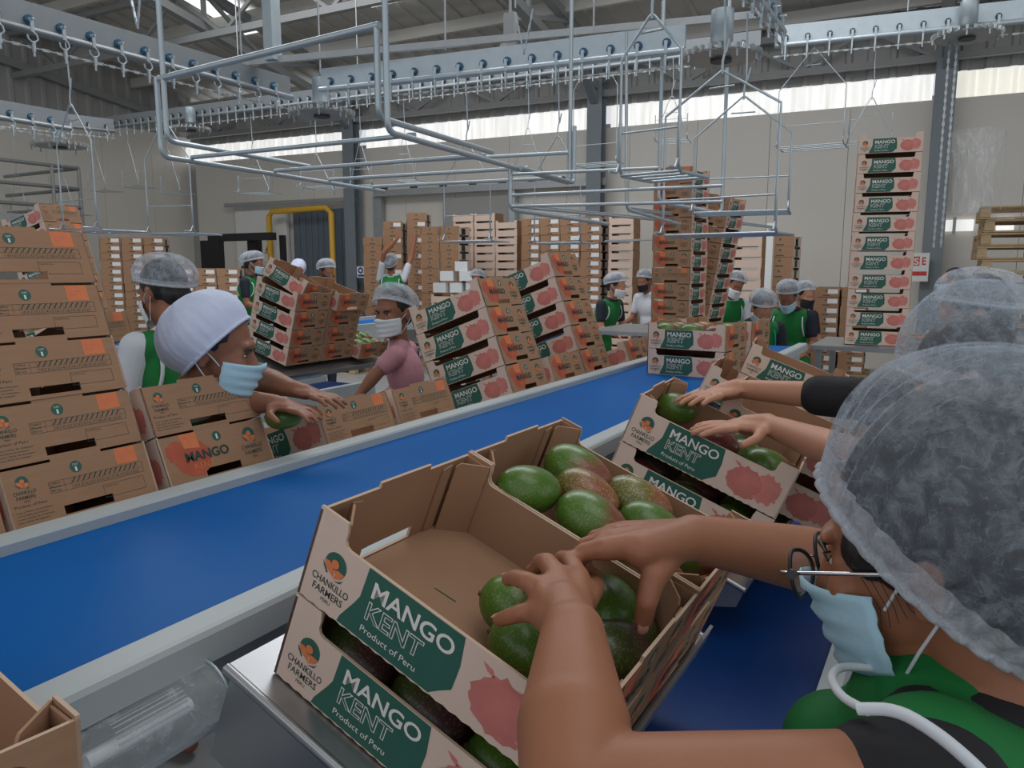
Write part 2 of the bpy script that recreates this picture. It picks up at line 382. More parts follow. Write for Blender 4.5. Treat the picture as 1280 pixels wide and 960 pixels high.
# roof : two pitches of sheet, rising from the back wall towards the camera
EZ, SL = 5.02, .21
def roofz(y): return EZ + SL * (13.2 - y) if y > -4 else EZ + SL * 17.2
rs = struct(MB().box((-4, 4.6, EZ + SL * 8.6 + .2), (26, 17.9, .04), Matrix.Rotation(-math.atan(SL), 3, 'X')).build('ceiling', roof_m))
ribm = MB(); 
for i in range(64): ribm.box((-16.6 + i * .4, 0, -.02), (.05, 17.6, .035))
rb = ribm.build('ceiling_rib', roof_m, rs); rb['kind'] = 'stuff'
rb.matrix_world = T((0, 4.6, EZ + SL * 8.6 + .18)) @ Matrix.Rotation(-math.atan(SL), 4, 'X')
sky_m = mat('roof light sheet', (.95, .98, 1), .5, emit=1.0)
for x in (-11.2, -8.2, -4.6, -1.2, 2.6):
    o = struct(MB().box((x, 9.7, roofz(9.7) + .12), (.8, 1.3, .03), Matrix.Rotation(-math.atan(SL), 3, 'X')).build('window_2', sky_m)); o['label'] = 'translucent roof light sheet'
# columns
for k, sx in enumerate(COLS):
    c = empty('steel_column', T(wallp(sx, 0, .25)) @ RZ(WA)); c['kind'] = 'structure'
    c.name = 'trim_1'
    m = MB().box((0, -.11, 2.4), (.26, .014, 4.8)).box((0, .11, 2.4), (.26, .014, 4.8)).box((0, 0, 2.4), (.012, .22, 4.9)); m.build('column_web', colm, c)
    MB().box((0, 0, .02), (.36, .36, .04)).build('base_plate', colm, c)
    MB().bar((0, -.1, 4.3), (0, -.75, 4.75), .12, .12).build('haunch', colm, c)
# purlins, rafters trusses
pl = struct(empty('trim_2'))
for y in (12.4, 11.1, 9.8, 8.5, 7.2, 5.9):
    MB().bar((XL, y - .3, roofz(y) - .02), (8, y + .3, roofz(y) - .02), .08, .18).build('purlin', roof_m, pl)
for sx in COLS:
    p = wallp(sx, 0, .25); t = struct(empty('trim_3')); x = p.x
    zt0 = lambda y: roofz(y) - .12
    MB().bar((x, 12.8, zt0(12.8)), (x, -3, zt0(-3)), .14, .12).build('top_chord', truss_m, t)
    zb0 = lambda y: zt0(y) - .55
    MB().bar((x, 12.8, zb0(12.8)), (x, -3, zb0(-3)), .14, .12).build('bottom_chord', truss_m, t)
    y = 12.6; k = 0
    while y > 0:
        MB().bar((x, y, zb0(y)), (x, y, zt0(y)), .06, .06).build('strut', truss_m, t)
        MB().bar((x, y, zt0(y) if k % 2 else zb0(y)), (x, y - 1.3, zb0(y - 1.3) if k % 2 else zt0(y - 1.3)), .055, .055).build('diagonal', truss_m, t)
        y -= 1.3; k += 1
# wall truss running along the back wall in front of the grey sheets
t = struct(empty('trim_4'))
a, b = -15.2, 5.2
for z, w in ((4.44, .09), (4.95, .10)): MB().bar(wallp(a, z, .22), wallp(b, z, .22), w, w).build('chord', truss_m, t)
s = a; k = 0
while s < b:
    MB().bar(wallp(s, 4.48 if k % 2 else 4.92, .22), wallp(s + .86, 4.92 if k % 2 else 4.48, .22), .05, .05).build('diagonal', truss_m, t)
    s += .86; k += 1
# longitudinal trusses further in the hall on the left
for yy, z0 in ((8.4, 5.1),):
    t = struct(empty('trim_5'))
    for z in (z0, z0 + .75): MB().bar((XL, yy, z), (4, yy + .5, z), .1, .1).build('chord', truss_m, t)
    x = XL; k = 0
    while x < 3:
        MB().bar((x, yy + .2, z0 if k % 2 else z0 + .75), (x + 1.1, yy + .25, z0 + .75 if k % 2 else z0), .05, .05).build('diagonal', truss_m, t)
        x += 1.1; k += 1
MB().bar((XL + .1, 6.0, roofz(6) - .9), (XL + .1, 12.2, 4.75), .1, .14).build('trim_6', truss_m)['kind'] = 'structure'
# sliding cold-room door, curtain, yellow guard
def wpt(px, py, off=0):
    d = ray(px, py); n = WN; t = (Vector((0, WY, 0)) + WN * off - CAM).dot(n) / d.dot(n); return CAM + d * t
def sof(p): return (p - Vector((0, WY, 0))).dot(WU)
Wm = RZ(WA)
def wbox(name, px0, px1, ztop, zbot, off, th, m, parent=None, kind=None):
    a = sof(wpt(px0, 340, off)); b = sof(wpt(px1, 340, off))
    o = MB().box(wallp((a + b) / 2, (ztop + zbot) / 2, off), (b - a, th, ztop - zbot), Matrix.Rotation(WA, 3, 'Z')).build(name, m, parent)
    if kind: o['kind'] = kind
    return o
d1 = wbox('door_1', 299, 362, 2.78, .02, .10, .08, white_p, kind='structure')
wbox('door_rail', 286, 447, 2.96, 2.88, .18, .08, galv_d, d1)
wbox('door_handle', 303, 306, 1.6, 1.2, .17, .05, darkm, d1)
d2 = wbox('door_2', 370, 436, 2.76, .02, .05, .05, sheet_b, kind='structure')
for i in range(9):
    q = 370 + i * 7.4; wbox('curtain_strip', q, q + 7.0, 2.72, .05, .085 + .012 * (i % 2), .008, sheet_b, d2)
fr = tag(MB().tube([wallp(sof(wpt(358, 340)), z, .45) for z in (0.02, 2.62)] + [wallp(sof(wpt(360, 340)) + .04, 2.72, .45), wallp(sof(wpt(430, 340)) - .04, 2.74, .45)] + [wallp(sof(wpt(433, 340)) + .02, z, .45) for z in (2.64, .02)], .06, 10).build('door_guard', yellow), 'yellow tubular steel guard arch in front of the blue strip curtain doorway', 'guard rail')
def sign(name, px, py, w, h, off, base, label, draw, cat='sign'):
    p = wpt(px, py, off); e = empty(name, T(p) @ Wm, label, cat)
    MB().box((0, 0, 0), (w, .008, h)).build('board', base, e)
    s = Print(); draw(s); o = s.mesh('print', [black, red_p, blue_p, p_white, yellow, p_green]); q = inst('lettering', o, e, T((0, -.0045, 0)))
    return e
def d_sala(s):
    s.poly([(-.09, .02), (.09, .02), (0, .19)], 1, 4); s.poly([(-.05, .045), (.05, .045), (0, .14)], 2, 0); s.rect(-.09, -.01, .09, .01, 1, 0)
sign('door_sign', 335, 316, .3, .42, .16, white_p, 'small hazard triangle sign on the white cold room door', d_sala)
sign('door_sign', 337, 334, .46, .16, .165, paper, 'white lettered notice below the hazard triangle on the cold room door', lambda s: (s.text('SALA DE PROCESO', -.19, .01, .38, .045, 1, 0, .02), s.text('EMPAQUE', -.11, -.055, .22, .04, 1, 0, .02)))
sign('safety_sign', 455, 340, .34, .22, .50, paper, 'blue and white safety sign with two round symbols on the column', lambda s: (s.disc(-.08, .03, .062, 1, 2), s.disc(.08, .03, .062, 1, 2), s.disc(-.08, .03, .03, 2, 3), s.disc(.08, .03, .03, 2, 3), s.rect(-.15, -.09, .15, -.05, 1, 2)))
sign('exit_sign', 1150, 334, .22, .40, .52, paper, 'white and red emergency sign on the right column', lambda s: (s.rect(-.085, .02, -.01, .15, 1, 1), s.text('S', -.08, .03, .06, .1, 2, 3, .03), s.text('E', .02, .03, .05, .11, 1, 1, .03), s.rect(-.09, -.12, .09, -.06, 1, 1)))
# narrow bright window low on the right part of the wall
w3 = wbox('window_3', 1163, 1212, 2.22, 2.06, .02, .03, day, kind='structure')
wbox('window_4', 1240, 1262, 2.22, 2.06, .02, .03, day, kind='structure')
for q in (1186, 1300): wbox('mullion', q, q + 4, 2.26, 2.02, .04, .04, galv_d, w3)
# horizontal door rail along the second cold room
rl = struct(MB().bar(wallp(sof(wpt(478, 340)), 3.0, .2), wallp(sof(wpt(760, 340)), 3.0, .2), .1, .12).build('trim_7', galv_d))
for q in range(490, 760, 36): MB().box(wallp(sof(wpt(q, 340)), 3.09, .2), (.12, .08, .06)).build('bracket', darkm, rl)
d3 = wbox('door_3', 556, 640, 2.86, .02, .08, .08, wall_g, kind='structure')
wbox('door_frame', 470, 480, 2.95, .02, .12, .1, galv_d, d3); wbox('door_frame', 638, 645, 2.95, .02, .14, .12, galv, d3)
# ================================================================ MAIN CONVEYOR
BX0, BX1, BZ = -1.425, -.895, 1.0
cv = empty('belt_conveyor', T((-1.16, 0, 0)), 'long blue belt conveyor with pale painted side rails running away from the camera', 'conveyor')
def P(name, mb, m): o = mb.build(name, m, cv); o.matrix_parent_inverse = cv.matrix_world.inverted(); return o
Y0, Y1 = -1.2, 5.35
P('belt', MB().box(((BX0 + BX1) / 2, (Y0 + Y1) / 2, BZ - .006), (BX1 - BX0 + .02, Y1 - Y0, .012)).box(((BX0 + BX1) / 2, (Y0 + Y1) / 2, BZ - .10), (BX1 - BX0, Y1 - Y0, .01)), belt_m)
def rail_prof(x, sgn):
    pr = [(0, -.014), (0, .019), (.004, .024), (.050, .026), (.056, .023), (.060, .016), (.061, -.022), (.055, -.024), (.012, -.024)]
    return [(x + sgn * a, BZ + b) for a, b in pr]
def extr(pr, y0, y1, m=None, smooth=False):
    m = m or MB(); k = len(pr); A = [(x, y0, z) for x, z in pr]; B = [(x, y1, z) for x, z in pr]
    m.add(A + B, [(i, (i + 1) % k, k + (i + 1) % k, k + i) for i in range(k)], 0, smooth); m.add(A, [tuple(range(k))]); m.add(B, [tuple(range(k))[::-1]])
    return m
P('side_rail', extr(rail_prof(BX1, 1), Y0, Y1), frame_p); P('side_rail', extr(rail_prof(BX0, -1), Y0, Y1), frame_p)
P('side_panel', MB().box((BX1 + .012, (Y0 + Y1) / 2, BZ - .068), (.006, Y1 - Y0, .092)), frame_p)
P('side_panel', MB().box((BX0 - .012, (Y0 + Y1) / 2, BZ - .17), (.006, Y1 - Y0, .24)), frame_p)
P('lower_flange', MB().box((BX1 + .03, (Y0 + Y1) / 2, BZ - .116), (.06, Y1 - Y0, .012)), frame_p)
for y in (-.9, .2, 2.0, 3.8, 5.2):
    for x in (BX0 + .03, BX1 - .03): P('leg', MB().box((x, y, .36), (.05, .05, .72)), frame_p)
    P('cross_brace', MB().box((-1.16, y, .3), (.5, .03, .03)), frame_p)
for y in (.30, .475, 1.45, 2.4): P('bolt', MB().tube([(BX1 + .015, y, .945), (BX1 + .028, y, .945)], .012, 8), galv_d)
# clear cylindrical cover beside the near rail with a ribbed lens inside
lc = empty('lamp_cover', T((BX1 + .056, .535, .934)) @ Matrix.Scale(.74, 4), 'clear cylindrical plastic cover with ribbed lens under the near rail', 'lamp')
m = MB(); pts = [(0, -.13, 0), (0, -.12, 0), (0, .05, 0), (0, .118, 0), (0, .125, 0)]
m.tube(pts, .05, 28, rs=[.03, .055, .06, .064, .069]); m.build('cover', clear_pl, lc)
m = MB(); 
for i in range(9): m.tube([(.03 * math.cos(R(20 + i * 14)), -.06, .045 * math.sin(R(20 + i * 14))), (.03 * math.cos(R(20 + i * 14)), .07, .045 * math.sin(R(20 + i * 14)))], .0016, 5)
m.build('ribbed_lens', galv, lc); m = MB()
ring = [(.069 * math.cos(a), .125, .069 * math.sin(a)) for a in [2 * PI * i / 28 for i in range(29)]]
m.tube(ring, .003, 6).build('rim', galv, lc); MB().tube([(0, -.1, 0), (0, .09, 0)], .014, 10).build('core', plastic, lc)
# ================================================================ STEEL PACKING SHELVES (lean towards the packers)
TL = R(21.9)
def shelf(x, z, y0, y1, L, sgn, label, depth=.14):
    e = empty('packing_shelf', T((x, y0, z)) @ Matrix.Rotation(sgn * TL, 4, 'Y'), label, 'shelf', 'inclined steel packing shelves')
    w = y1 - y0
    MB().box((sgn * L / 2, w / 2, -.004), (L, w, .006)).build('tray', steel, e)
    for yy in (0, w):
        m = MB(); m.tube([(0, yy, -.006), (sgn * L, yy, -.006)], .007, 8); m.prism([(sgn * .012, -.006), (sgn * L, -.006), (sgn * L, -.05), (sgn * .3, -depth), (sgn * .012, -depth)], (0, yy - .002, 0), X3, Z3, Y3, .004); m.build('side_apron', steel, e)
    MB().box((sgn * L, w / 2, .006), (.006, w, .035)).build('end_stop', steel, e)
    for yy in (.05, w - .05): MB().bar((sgn * .05, yy, -.01), (-sgn * .005, yy, -.09), .03, .012).build('bracket', galv_d, e)
    return e
NX, NZ = -.713, .999
def nearM(y, yaw=0, du=0): return frameM(Vector((NX, y, NZ)), yaw, TL) @ T((du, 0, .0))
def sh(y0, y1, lab, dz=0): shelf(NX - .045 * math.cos(TL), NZ + .045 * math.sin(TL) - .001 + dz, y0, y1, .44, 1, lab)
sh(.598, 1.30, 'nearest inclined stainless shelf carrying the open mango cartons')
sh(1.60, 2.42, 'inclined stainless shelf under the cartons packed by the black sleeved worker', -.022)
sh(2.75, 4.6, 'inclined stainless shelf farthest along the right side of the belt', -.022)
FX, FZ = -1.54, 1.0
def farM(y, tilt=-R(20.5), yaw=0):
    M = frameM(Vector((0, 0, 0)), yaw, tilt); o = Vector((FX, y, FZ)) - (M @ Vector((BW, 0, 0))); return T(o) @ M
for y0, y1, lab in ((.3, 1.45, 'inclined stainless shelf under the leaning cartons at the left edge'), (1.55, 2.35, 'inclined stainless shelf under the low single cartons mid belt'), (2.6, 5.4, 'inclined stainless shelf far along the left side of the belt')):
    shelf(FX + .015, FZ + .0, y0, y1, .42, -1, lab)
# second, lower blue belt on the near side
c2 = empty('belt_conveyor', T((-.1, 3, 0)), 'lower dark blue belt running below the packing shelves on the right', 'conveyor')
def P2(name, mb, m): o = mb.build(name, m, c2); o.matrix_parent_inverse = c2.matrix_world.inverted(); return o
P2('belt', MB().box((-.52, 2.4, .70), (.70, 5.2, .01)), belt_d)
P2('side_rail', MB().box((-.155, 2.4, .69), (.04, 5.2, .07)), frame_p); P2('side_rail', MB().box((-.88, 2.4, .69), (.04, 5.2, .07)), frame_p)
for y in (.3, 2.4, 4.6):
    for x in (-.87, -.16): P2('leg', MB().box((x, y, .34), (.05, .05, .68)), frame_p)
# ================================================================ CARTONS ON THE SHELVES
def up(M, k=1): return M @ T((0, 0, k * BH))
gN, gF = 'open mango cartons on the near shelves', 'cartons leaning on the far side shelves'
A = stack(nearM(.634), 2, 'mango', 'the nearest pair being filled by the woman in glasses', gN, .0)
Bs = stack(nearM(.634 + BD + .003), 2, 'mango', 'the packed pair right behind the nearest pair', gN, .0)
MC = frameM(Vector((-.714, 1.665, .986)), .075, R(22)); Cs = stack(MC, 2, 'mango', 'the pair under the black sleeved worker', gN, .0)
MD = frameM(Vector((-.60, 2.03, .955)), .07, R(21)); Ds = stack(MD, 2, 'mango', 'the pair just behind the black sleeved hands', gN, .0)
ME = frameM(Vector((-.83, 2.84, 1.04)), .10, R(24)); carton(ME, 'mango', 'mango carton whose raised corner shows just past the belt stack, left of the tilted one', gN)
MF = frameM(Vector((-.725, 3.05, 1.105)), .16, R(21)); carton(up(MF, -1), 'mango', 'mango carton supporting the empty tilted one beyond the black sleeve', gN); carton(MF, 'mango', 'empty tilted mango carton in front of the green vested workers', gN)
MBt = frameM(Vector((-1.295, 3.57, 1.0)), -.07, 0); Bt = stack(MBt, 2, 'mango', 'the upright pair standing at the far belt end', 'cartons standing on the belt', .0)
carton(MBt @ T((0.02, BD + .02, 0)), 'mango', 'carton hidden behind the upright pair at the end of the belt, lower one', 'cartons standing on the belt')
carton(MBt @ T((0.02, BD + .02, BH)), 'mango', 'carton just behind the upright pair at the end of the belt, upper one', 'cartons standing on the belt')
S1 = stack(farM(.752), 5, 'table', 'the five-high leaning kraft stack at the left edge', gF)
stack(farM(.425), 4, 'table', 'the four-high stack left of the five-high leaning stack', gF)
S2 = stack(farM(1.095, -R(22)), 2, ['mango', 'table'], 'the leaning pair before the white capped woman', gF)
carton(farM(1.612), 'table', 'single low kraft carton right of the white capped woman, MANGO print facing her hands', gF)
carton(farM(1.955), 'table', 'single low kraft carton between the first single one and the four-high stack', gF)
S5 = stack(farM(2.685), 4, 'mango', 'the four-high leaning stack right of the woman in pink', gF)
carton(farM(3.07), 'mango', 'single carton squeezed between the two leaning stacks right of the woman in pink', gF)
S7 = stack(farM(3.40), 5, 'mango', 'the five-high leaning stack second right of the woman in pink', gF)
carton(farM(3.98), 'mango', 'single carton just right of the five-high leaning stack', gF)
carton(farM(4.30), 'mango', 'last single carton at the far end of the left shelf', gF)
# tall straight stack standing on the end table at the right
tb = empty('steel_table', T((-.3, 5.95, 0)), 'steel table at the far end under the tall straight stack', 'table')
for nm, mb, mm in [('top', MB().box((.1, 0, .98), (1.3, .8, .03)), steel)] + [('leg', MB().box((x, y, .48), (.04, .04, .96)), steel) for x in (-.5, .7) for y in (-.35, .35)]: mb.build(nm, mm, tb)
MT = frameM(Vector((-.655, 5.70, 1.0)), .12, R(.5)); stack(MT, 11, 'mango', 'the tall straight eleven-high stack at the right', 'cartons of the tall right stack', .003)
carton(frameM(Vector((-.12, 5.62, .997)), .15, 0), 'mango', 'carton partly hidden behind the translucent hairnet at the foot of the tall right stack', gN)
# corner of an open carton at the lower left of the picture
q_ = atz(100, 890, 1.13); Mq = frameM(Vector((0, 0, 0)), -.12, R(4)); carton(T(q_ - Mq @ Vector((BW, BD, BH))) @ Mq, 'mango', 'cut-off open carton corner at the lower left next to the rail', gN, cat='carton')
# ================================================================ MANGOES
def mango_mat(name, base, blush, amt, spk):
    m = bpy.data.materials.new(name); m.use_nodes = True; nt = m.node_tree; b = nt.nodes['Principled BSDF']
    b.inputs['Roughness'].default_value = .36; b.inputs['Coat Weight'].default_value = .12
    tc = nt.nodes.new('ShaderNodeTexCoord'); oi = nt.nodes.new('ShaderNodeObjectInfo')
    ad = nt.nodes.new('ShaderNodeVectorMath'); ad.operation = 'ADD'
    sc = nt.nodes.new('ShaderNodeVectorMath'); sc.operation = 'SCALE'; sc.inputs['Scale'].default_value = 9
    cmb = nt.nodes.new('ShaderNodeCombineXYZ')
    for i in range(3): nt.links.new(oi.outputs['Random'], cmb.inputs[i])
    nt.links.new(cmb.outputs[0], sc.inputs[0]); nt.links.new(tc.outputs['Object'], ad.inputs[0]); nt.links.new(sc.outputs[0], ad.inputs[1])
    n = nt.nodes.new('ShaderNodeTexNoise'); n.inputs['Scale'].default_value = 10; n.inputs['Detail'].default_value = 5
    nt.links.new(ad.outputs[0], n.inputs['Vector'])
    sp = nt.nodes.new('ShaderNodeSeparateXYZ'); nt.links.new(tc.outputs['Object'], sp.inputs[0])
    ma = nt.nodes.new('ShaderNodeMath'); ma.operation = 'MULTIPLY_ADD'; ma.inputs[1].default_value = 7; nt.links.new(sp.outputs['X'], ma.inputs[0]); nt.links.new(n.outputs['Fac'], ma.inputs[2])
    mr = nt.nodes.new('ShaderNodeMapRange'); mr.inputs[1].default_value = amt - .06; mr.inputs[2].default_value = amt + .26; mr.interpolation_type = 'SMOOTHSTEP'
    nt.links.new(ma.outputs[0], mr.inputs[0])
    mx = nt.nodes.new('ShaderNodeMix'); mx.data_type = 'RGBA'; mx.inputs[6].default_value = (*base, 1); mx.inputs[7].default_value = (*blush, 1); nt.links.new(mr.outputs[0], mx.inputs[0])
    v = nt.nodes.new('ShaderNodeTexVoronoi'); v.inputs['Scale'].default_value = 260; nt.links.new(ad.outputs[0], v.inputs['Vector'])
    vr = nt.nodes.new('ShaderNodeMapRange'); vr.inputs[1].default_value = .18; vr.inputs[2].default_value = .42; vr.inputs[3].default_value = spk; vr.inputs[4].default_value = 0
    nt.links.new(v.outputs['Distance'], vr.inputs[0])
    m2 = nt.nodes.new('ShaderNodeMix'); m2.data_type = 'RGBA'; m2.inputs[7].default_value = (.45, .36, .13, 1); nt.links.new(vr.outputs[0], m2.inputs[0]); nt.links.new(mx.outputs[2], m2.inputs[6])
    nt.links.new(m2.outputs[2], b.inputs['Base Color']); return m
MM = {'green': mango_mat('mango green', (.062, .150, .014), (.16, .20, .025), .75, .25),
      'blush': mango_mat('mango blush', (.072, .165, .018), (.21, .055, .036), .50, .3),
      'russet': mango_mat('mango russet', (.13, .135, .025), (.26, .085, .038), .36, .75),
      'red': mango_mat('mango red', (.12, .10, .03), (.17, .032, .035), .25, .3),
      'dark': mango_mat('mango dusky', (.055, .085, .02), (.09, .035, .04), .45, .3)}
def mango_me(k):
    m = MB().ell((0, 0, 0), (1, 1, 1), 26, 18, rot=Matrix.Rotation(PI / 2, 3, 'Y')); o = []
    for x, y, z in m.v:
        w = 1 - .10 * x + .03 * math.sin(3 * y)
        o.append((x * .058, (y * w + .16 * x * x - .06) * .042, z * w * .037 * (1 - .06 * x)))
    m.v = o; return m.mesh('mango', MM[k])
MME = {k: mango_me(k) for k in MM}
stem_me = MB().tube([(-.0555, .004, 0), (-.0605, .004, .0005)], .0035, 8, rs=[.0045, .003]).mesh('stem', mat('stem scar', (.13, .08, .03), .9))
LOOK = {'green': 'plain green mango', 'blush': 'red blushed green mango', 'russet': 'speckled russet mango', 'red': 'dark red mango', 'dark': 'dusky green mango'}
def mango(M, loc, kind, rz, label, group, s=1.0, rx=0, ry=0):
    e = inst('mango', MME[kind], None, M @ T(loc) @ RZ(rz) @ Matrix.Rotation(ry, 4, 'Y') @ Matrix.Rotation(rx, 4, 'X') @ Matrix.Scale(s, 4))
    tag(e, label, 'mango', group); inst('stem', stem_me, e); return e
def lat(M, px, py, w): # local point of a carton at height w seen at a pixel
    I = M.inverted(); o = I @ CAM; d = (I.to_3x3() @ ray(px, py)); t = (w - o.z) / d.z; return o + d * t
def up(M, k=1): return M @ T((0, 0, k * BH))
MA1 = up(nearM(.634)); MB1 = up(nearM(.634 + BD + .003))
g = 'mangoes in the nearest carton'
for px, py, w, k, rz, s, txt in ((655, 762, .052, 'blush', .5, 1.0, 'held under the left hand'), (668, 815, .045, 'green', .35, 1.0, 'beside the front wall and near forearm'), (775, 745, .055, 'green', 1.9, 1.08, 'between the far hand and its thumb'), (770, 815, .045, 'dark', 1.2, 1.0, 'near the right end wall'), (845, 775, .042, 'dark', 1.7, .95, 'in the right rear corner')):
    p = lat(MA1, px, py, w); p.x = min(max(p.x, .05), BW - .05); p.y = min(max(p.y, .05), BD - .05)
    mango(MA1, p, k, rz, f'{LOOK[k]} {txt} in the nearest open carton', g, s)
g = 'mangoes in the carton behind'
for px, py, w, k, rz, s, txt in ((663, 612, .092, 'green', 1.15, .98, 'at the left end'), (722, 590, .088, 'blush', .15, 1.08, 'against the back wall'), (733, 618, .082, 'russet', .1, .98, 'in the middle'), (797, 628, .082, 'russet', .35, 1.05, 'right of the middle'), (740, 652, .090, 'blush', .05, 1.05, 'along the front wall'), (815, 660, .080, 'green', .3, .98, 'beside the far wrist')):
    p = lat(MB1, px, py, w); mango(MB1, p, k, rz, f'{LOOK[k]} {txt} of the packed second carton', g, s)
for i, (u, v, k) in enumerate(((.31, .08, 'red'), (.32, .22, 'blush'), (.22, .24, 'red'))): mango(MB1, (u, v, .06), k, .4 * i, f'{LOOK[k]} under the far forearm in the packed second carton, ' + ('front', 'rear', 'centre')[i], g)
C1 = up(MC)
g = 'mangoes in the carton under the two reaching hands'
for px, py, w, k, rz, s, txt in ((835, 505, .088, 'green', .9, 1.05, 'under the left fingertips'), (893, 553, .085, 'red', .25, 1.12, 'against the printed wall below the nearer hand'), (932, 568, .08, 'green', .9, .95, 'right of the dark red one'), (962, 585, .086, 'blush', .35, 1.1, 'in the right front corner'), (925, 540, .08, 'dark', .2, 1, 'behind the nearer forearm')):
    p = lat(C1, px, py, w - .022); p.x = min(max(p.x, .055), BW - .055); p.y = min(max(p.y, .05), BD - .05); mango(C1, p, k, rz, f'{LOOK[k]} {txt} of the black sleeved worker', g, s)
def fill(M, where, kinds, z=.046, group=None, n=(3, 3), only=None):
    q = 0
    for i in range(n[0]):
        for j in range(n[1]):
            k = kinds[q % len(kinds)]; q += 1
            if only and not only(i, j): continue
            mango(M, (.07 + i * (BW - .14) / (n[0] - 1) + random.uniform(-.004, .004), .062 + j * (BD - .124) / (n[1] - 1), z + random.uniform(-.004, .004)), k, random.uniform(-.3, .3), f'{LOOK[k]} at {("front", "centre", "rear")[j]} {("left", "middle", "right")[i]} of {where}', group)
fill(nearM(.634), 'the lower nearest carton', ['dark', 'green', 'red', 'dark', 'blush', 'green', 'green', 'red', 'dark'], .052, 'mangoes in the lower nearest carton')
fill(MC, 'the lower carton under the reaching hands', ['red', 'dark', 'green', 'dark', 'red', 'dark', 'green', 'dark'], .052, 'mangoes in the lower second-pair carton', only=lambda i, j: j < 2)
fill(MBt, 'the lower carton at the belt end', ['red', 'red', 'green', 'blush'], .055, 'mangoes in the cartons at the belt end', only=lambda i, j: j < 2)
fill(up(MBt), 'the upper carton at the belt end', ['blush', 'green', 'red', 'green', 'blush', 'russet', 'red'], .082, 'mangoes in the upper carton at the belt end')
fill(nearM(.634 + BD + .003), 'the lower second carton', ['dark', 'green', 'red'], .05, 'mangoes in the lower second carton', only=lambda i, j: j < 1)
# one mango handled by the white capped woman and its foam net
# ================================================================ BACKGROUND STACKS
def simple_carton(endside, lab=False):
    # small low-sided carton with a recessed opening along its long walls ; long side on -y unless endside
    m = MB(); w, d, h = (BD, BW, BH - .002) if endside else (BW, BD, BH - .002); t = .006
    # walls
    def wall(o, u, n, L, low, mi):
        if low: m.prism([(0, 0), (L, 0), (L, h), (L - .05, h), (L - .05, .094), (.05, .094), (.05, h), (0, h)], o, u, Z3, n, t, 1, mi, 2)
        else: m.prism([(0, 0), (L, 0), (L, h), (0, h)], o, u, Z3, n, t, 1, mi, 2)
    fl = not endside
    wall((0, 0, 0), X3, Y3, w, fl, 0 if fl else 3); wall((w, d, 0), -X3, -Y3, w, fl, 0 if fl else 3)
    wall((w, 0, 0), Y3, -X3, d, not fl, 3 if fl else 0); wall((0, d, 0), -Y3, X3, d, not fl, 3 if fl else 0)
    m.add([(0, 0, .003), (w, 0, .003), (w, d, .003), (0, d, .003)], [(0, 1, 2, 3)], 1)
    m.add([(t, t, .09), (w - t, t, .09), (w - t, d - t, .09), (t, d - t, .09)], [(0, 1, 2, 3)], 6)  # dark sheet stands in for the shade inside the open carton
    if endside:
        m.add([(w * .36, -.0006, .012), (w * .64, -.0006, .012), (w * .64, -.0006, .026), (w * .36, -.0006, .026)], [(0, 1, 2, 3)], 6)  # hand hole not cut: its shade is painted as a dark quad
        m.add([(w * .46, -.0006, .07), (w * .54, -.0006, .07), (w * .54, -.0006, .095), (w * .46, -.0006, .095)], [(0, 1, 2, 3)], 4)
        for s_ in (0, 1):
            x = w + .0006
            m.add([(x, d * .28, .003), (x, d * .6, .003), (x, d * .6, .092), (x, d * .28, .092)], [(0, 1, 2, 3)], 4)
    if lab: m.add([(w * .55, -.001, .04), (w * .95, -.001, .04), (w * .95, -.001, .1), (w * .55, -.001, .1)], [(0, 1, 2, 3)], 5)
    return m.mesh('carton', [pale, kraft_in, edge, kraft, p_green, paper, darkm])
sc_end, sc_lab, sc_side = simple_carton(True), simple_carton(True, True), simple_carton(False)
pal_me = []
def pallet_parts(w, d):
    a = MB().box((0, 0, .009), (w, .09, .018)).mesh('board', [wood]); b = MB().box((0, 0, .06), (.09, .09, .08)).mesh('block', [wood]); return a, b
def pallet(M, w, d, label, group, full=True):
    e = empty('wooden_pallet', M, label, 'pallet', group); a = MB().box((0, 0, 0), (w, .09, .018)).mesh('board', [wood]); b = MB().box((0, 0, 0), (.1, .1, .078)).mesh('block', [wood])
    n = 6 if full else 3
    for i in range(n): inst('top_board', a, e, T((w / 2, .05 + i * (d - .1) / (n - 1), .131)))
    for i in range(3): inst('bottom_board', a, e, T((w / 2, .05 + i * (d - .1) / 2, .009)))
    for i in range(3):
        for j in range(3): inst('block', b, e, T((.05 + i * (w - .1) / 2, .05 + j * (d - .1) / 2, .06)))
    for i in range(3): inst('stringer', MB().box((0, 0, 0), (.09, d, .018)).mesh('board', [wood]) if False else strg(d), e, T((.05 + i * (w - .1) / 2, d / 2, .109)))
    return e
_sg = {}
def strg(d):
    if d not in _sg: _sg[d] = MB().box((0, 0, 0), (.09, d, .018)).mesh('board', [wood])
    return _sg[d]
COLN = {1: [''], 2: ['left column of ', 'right column of '], 3: ['left column of ', 'middle column of ', 'right column of '], 4: ['first column of ', 'second column of ', 'third column of ', 'fourth column of ']}
OT = ['top', 'second', 'third', 'fourth', 'fifth', 'sixth', 'seventh', 'eighth', 'ninth', 'tenth', 'eleventh', 'twelfth', 'thirteenth', 'fourteenth', 'fifteenth', 'sixteenth', 'seventeenth', 'eighteenth']
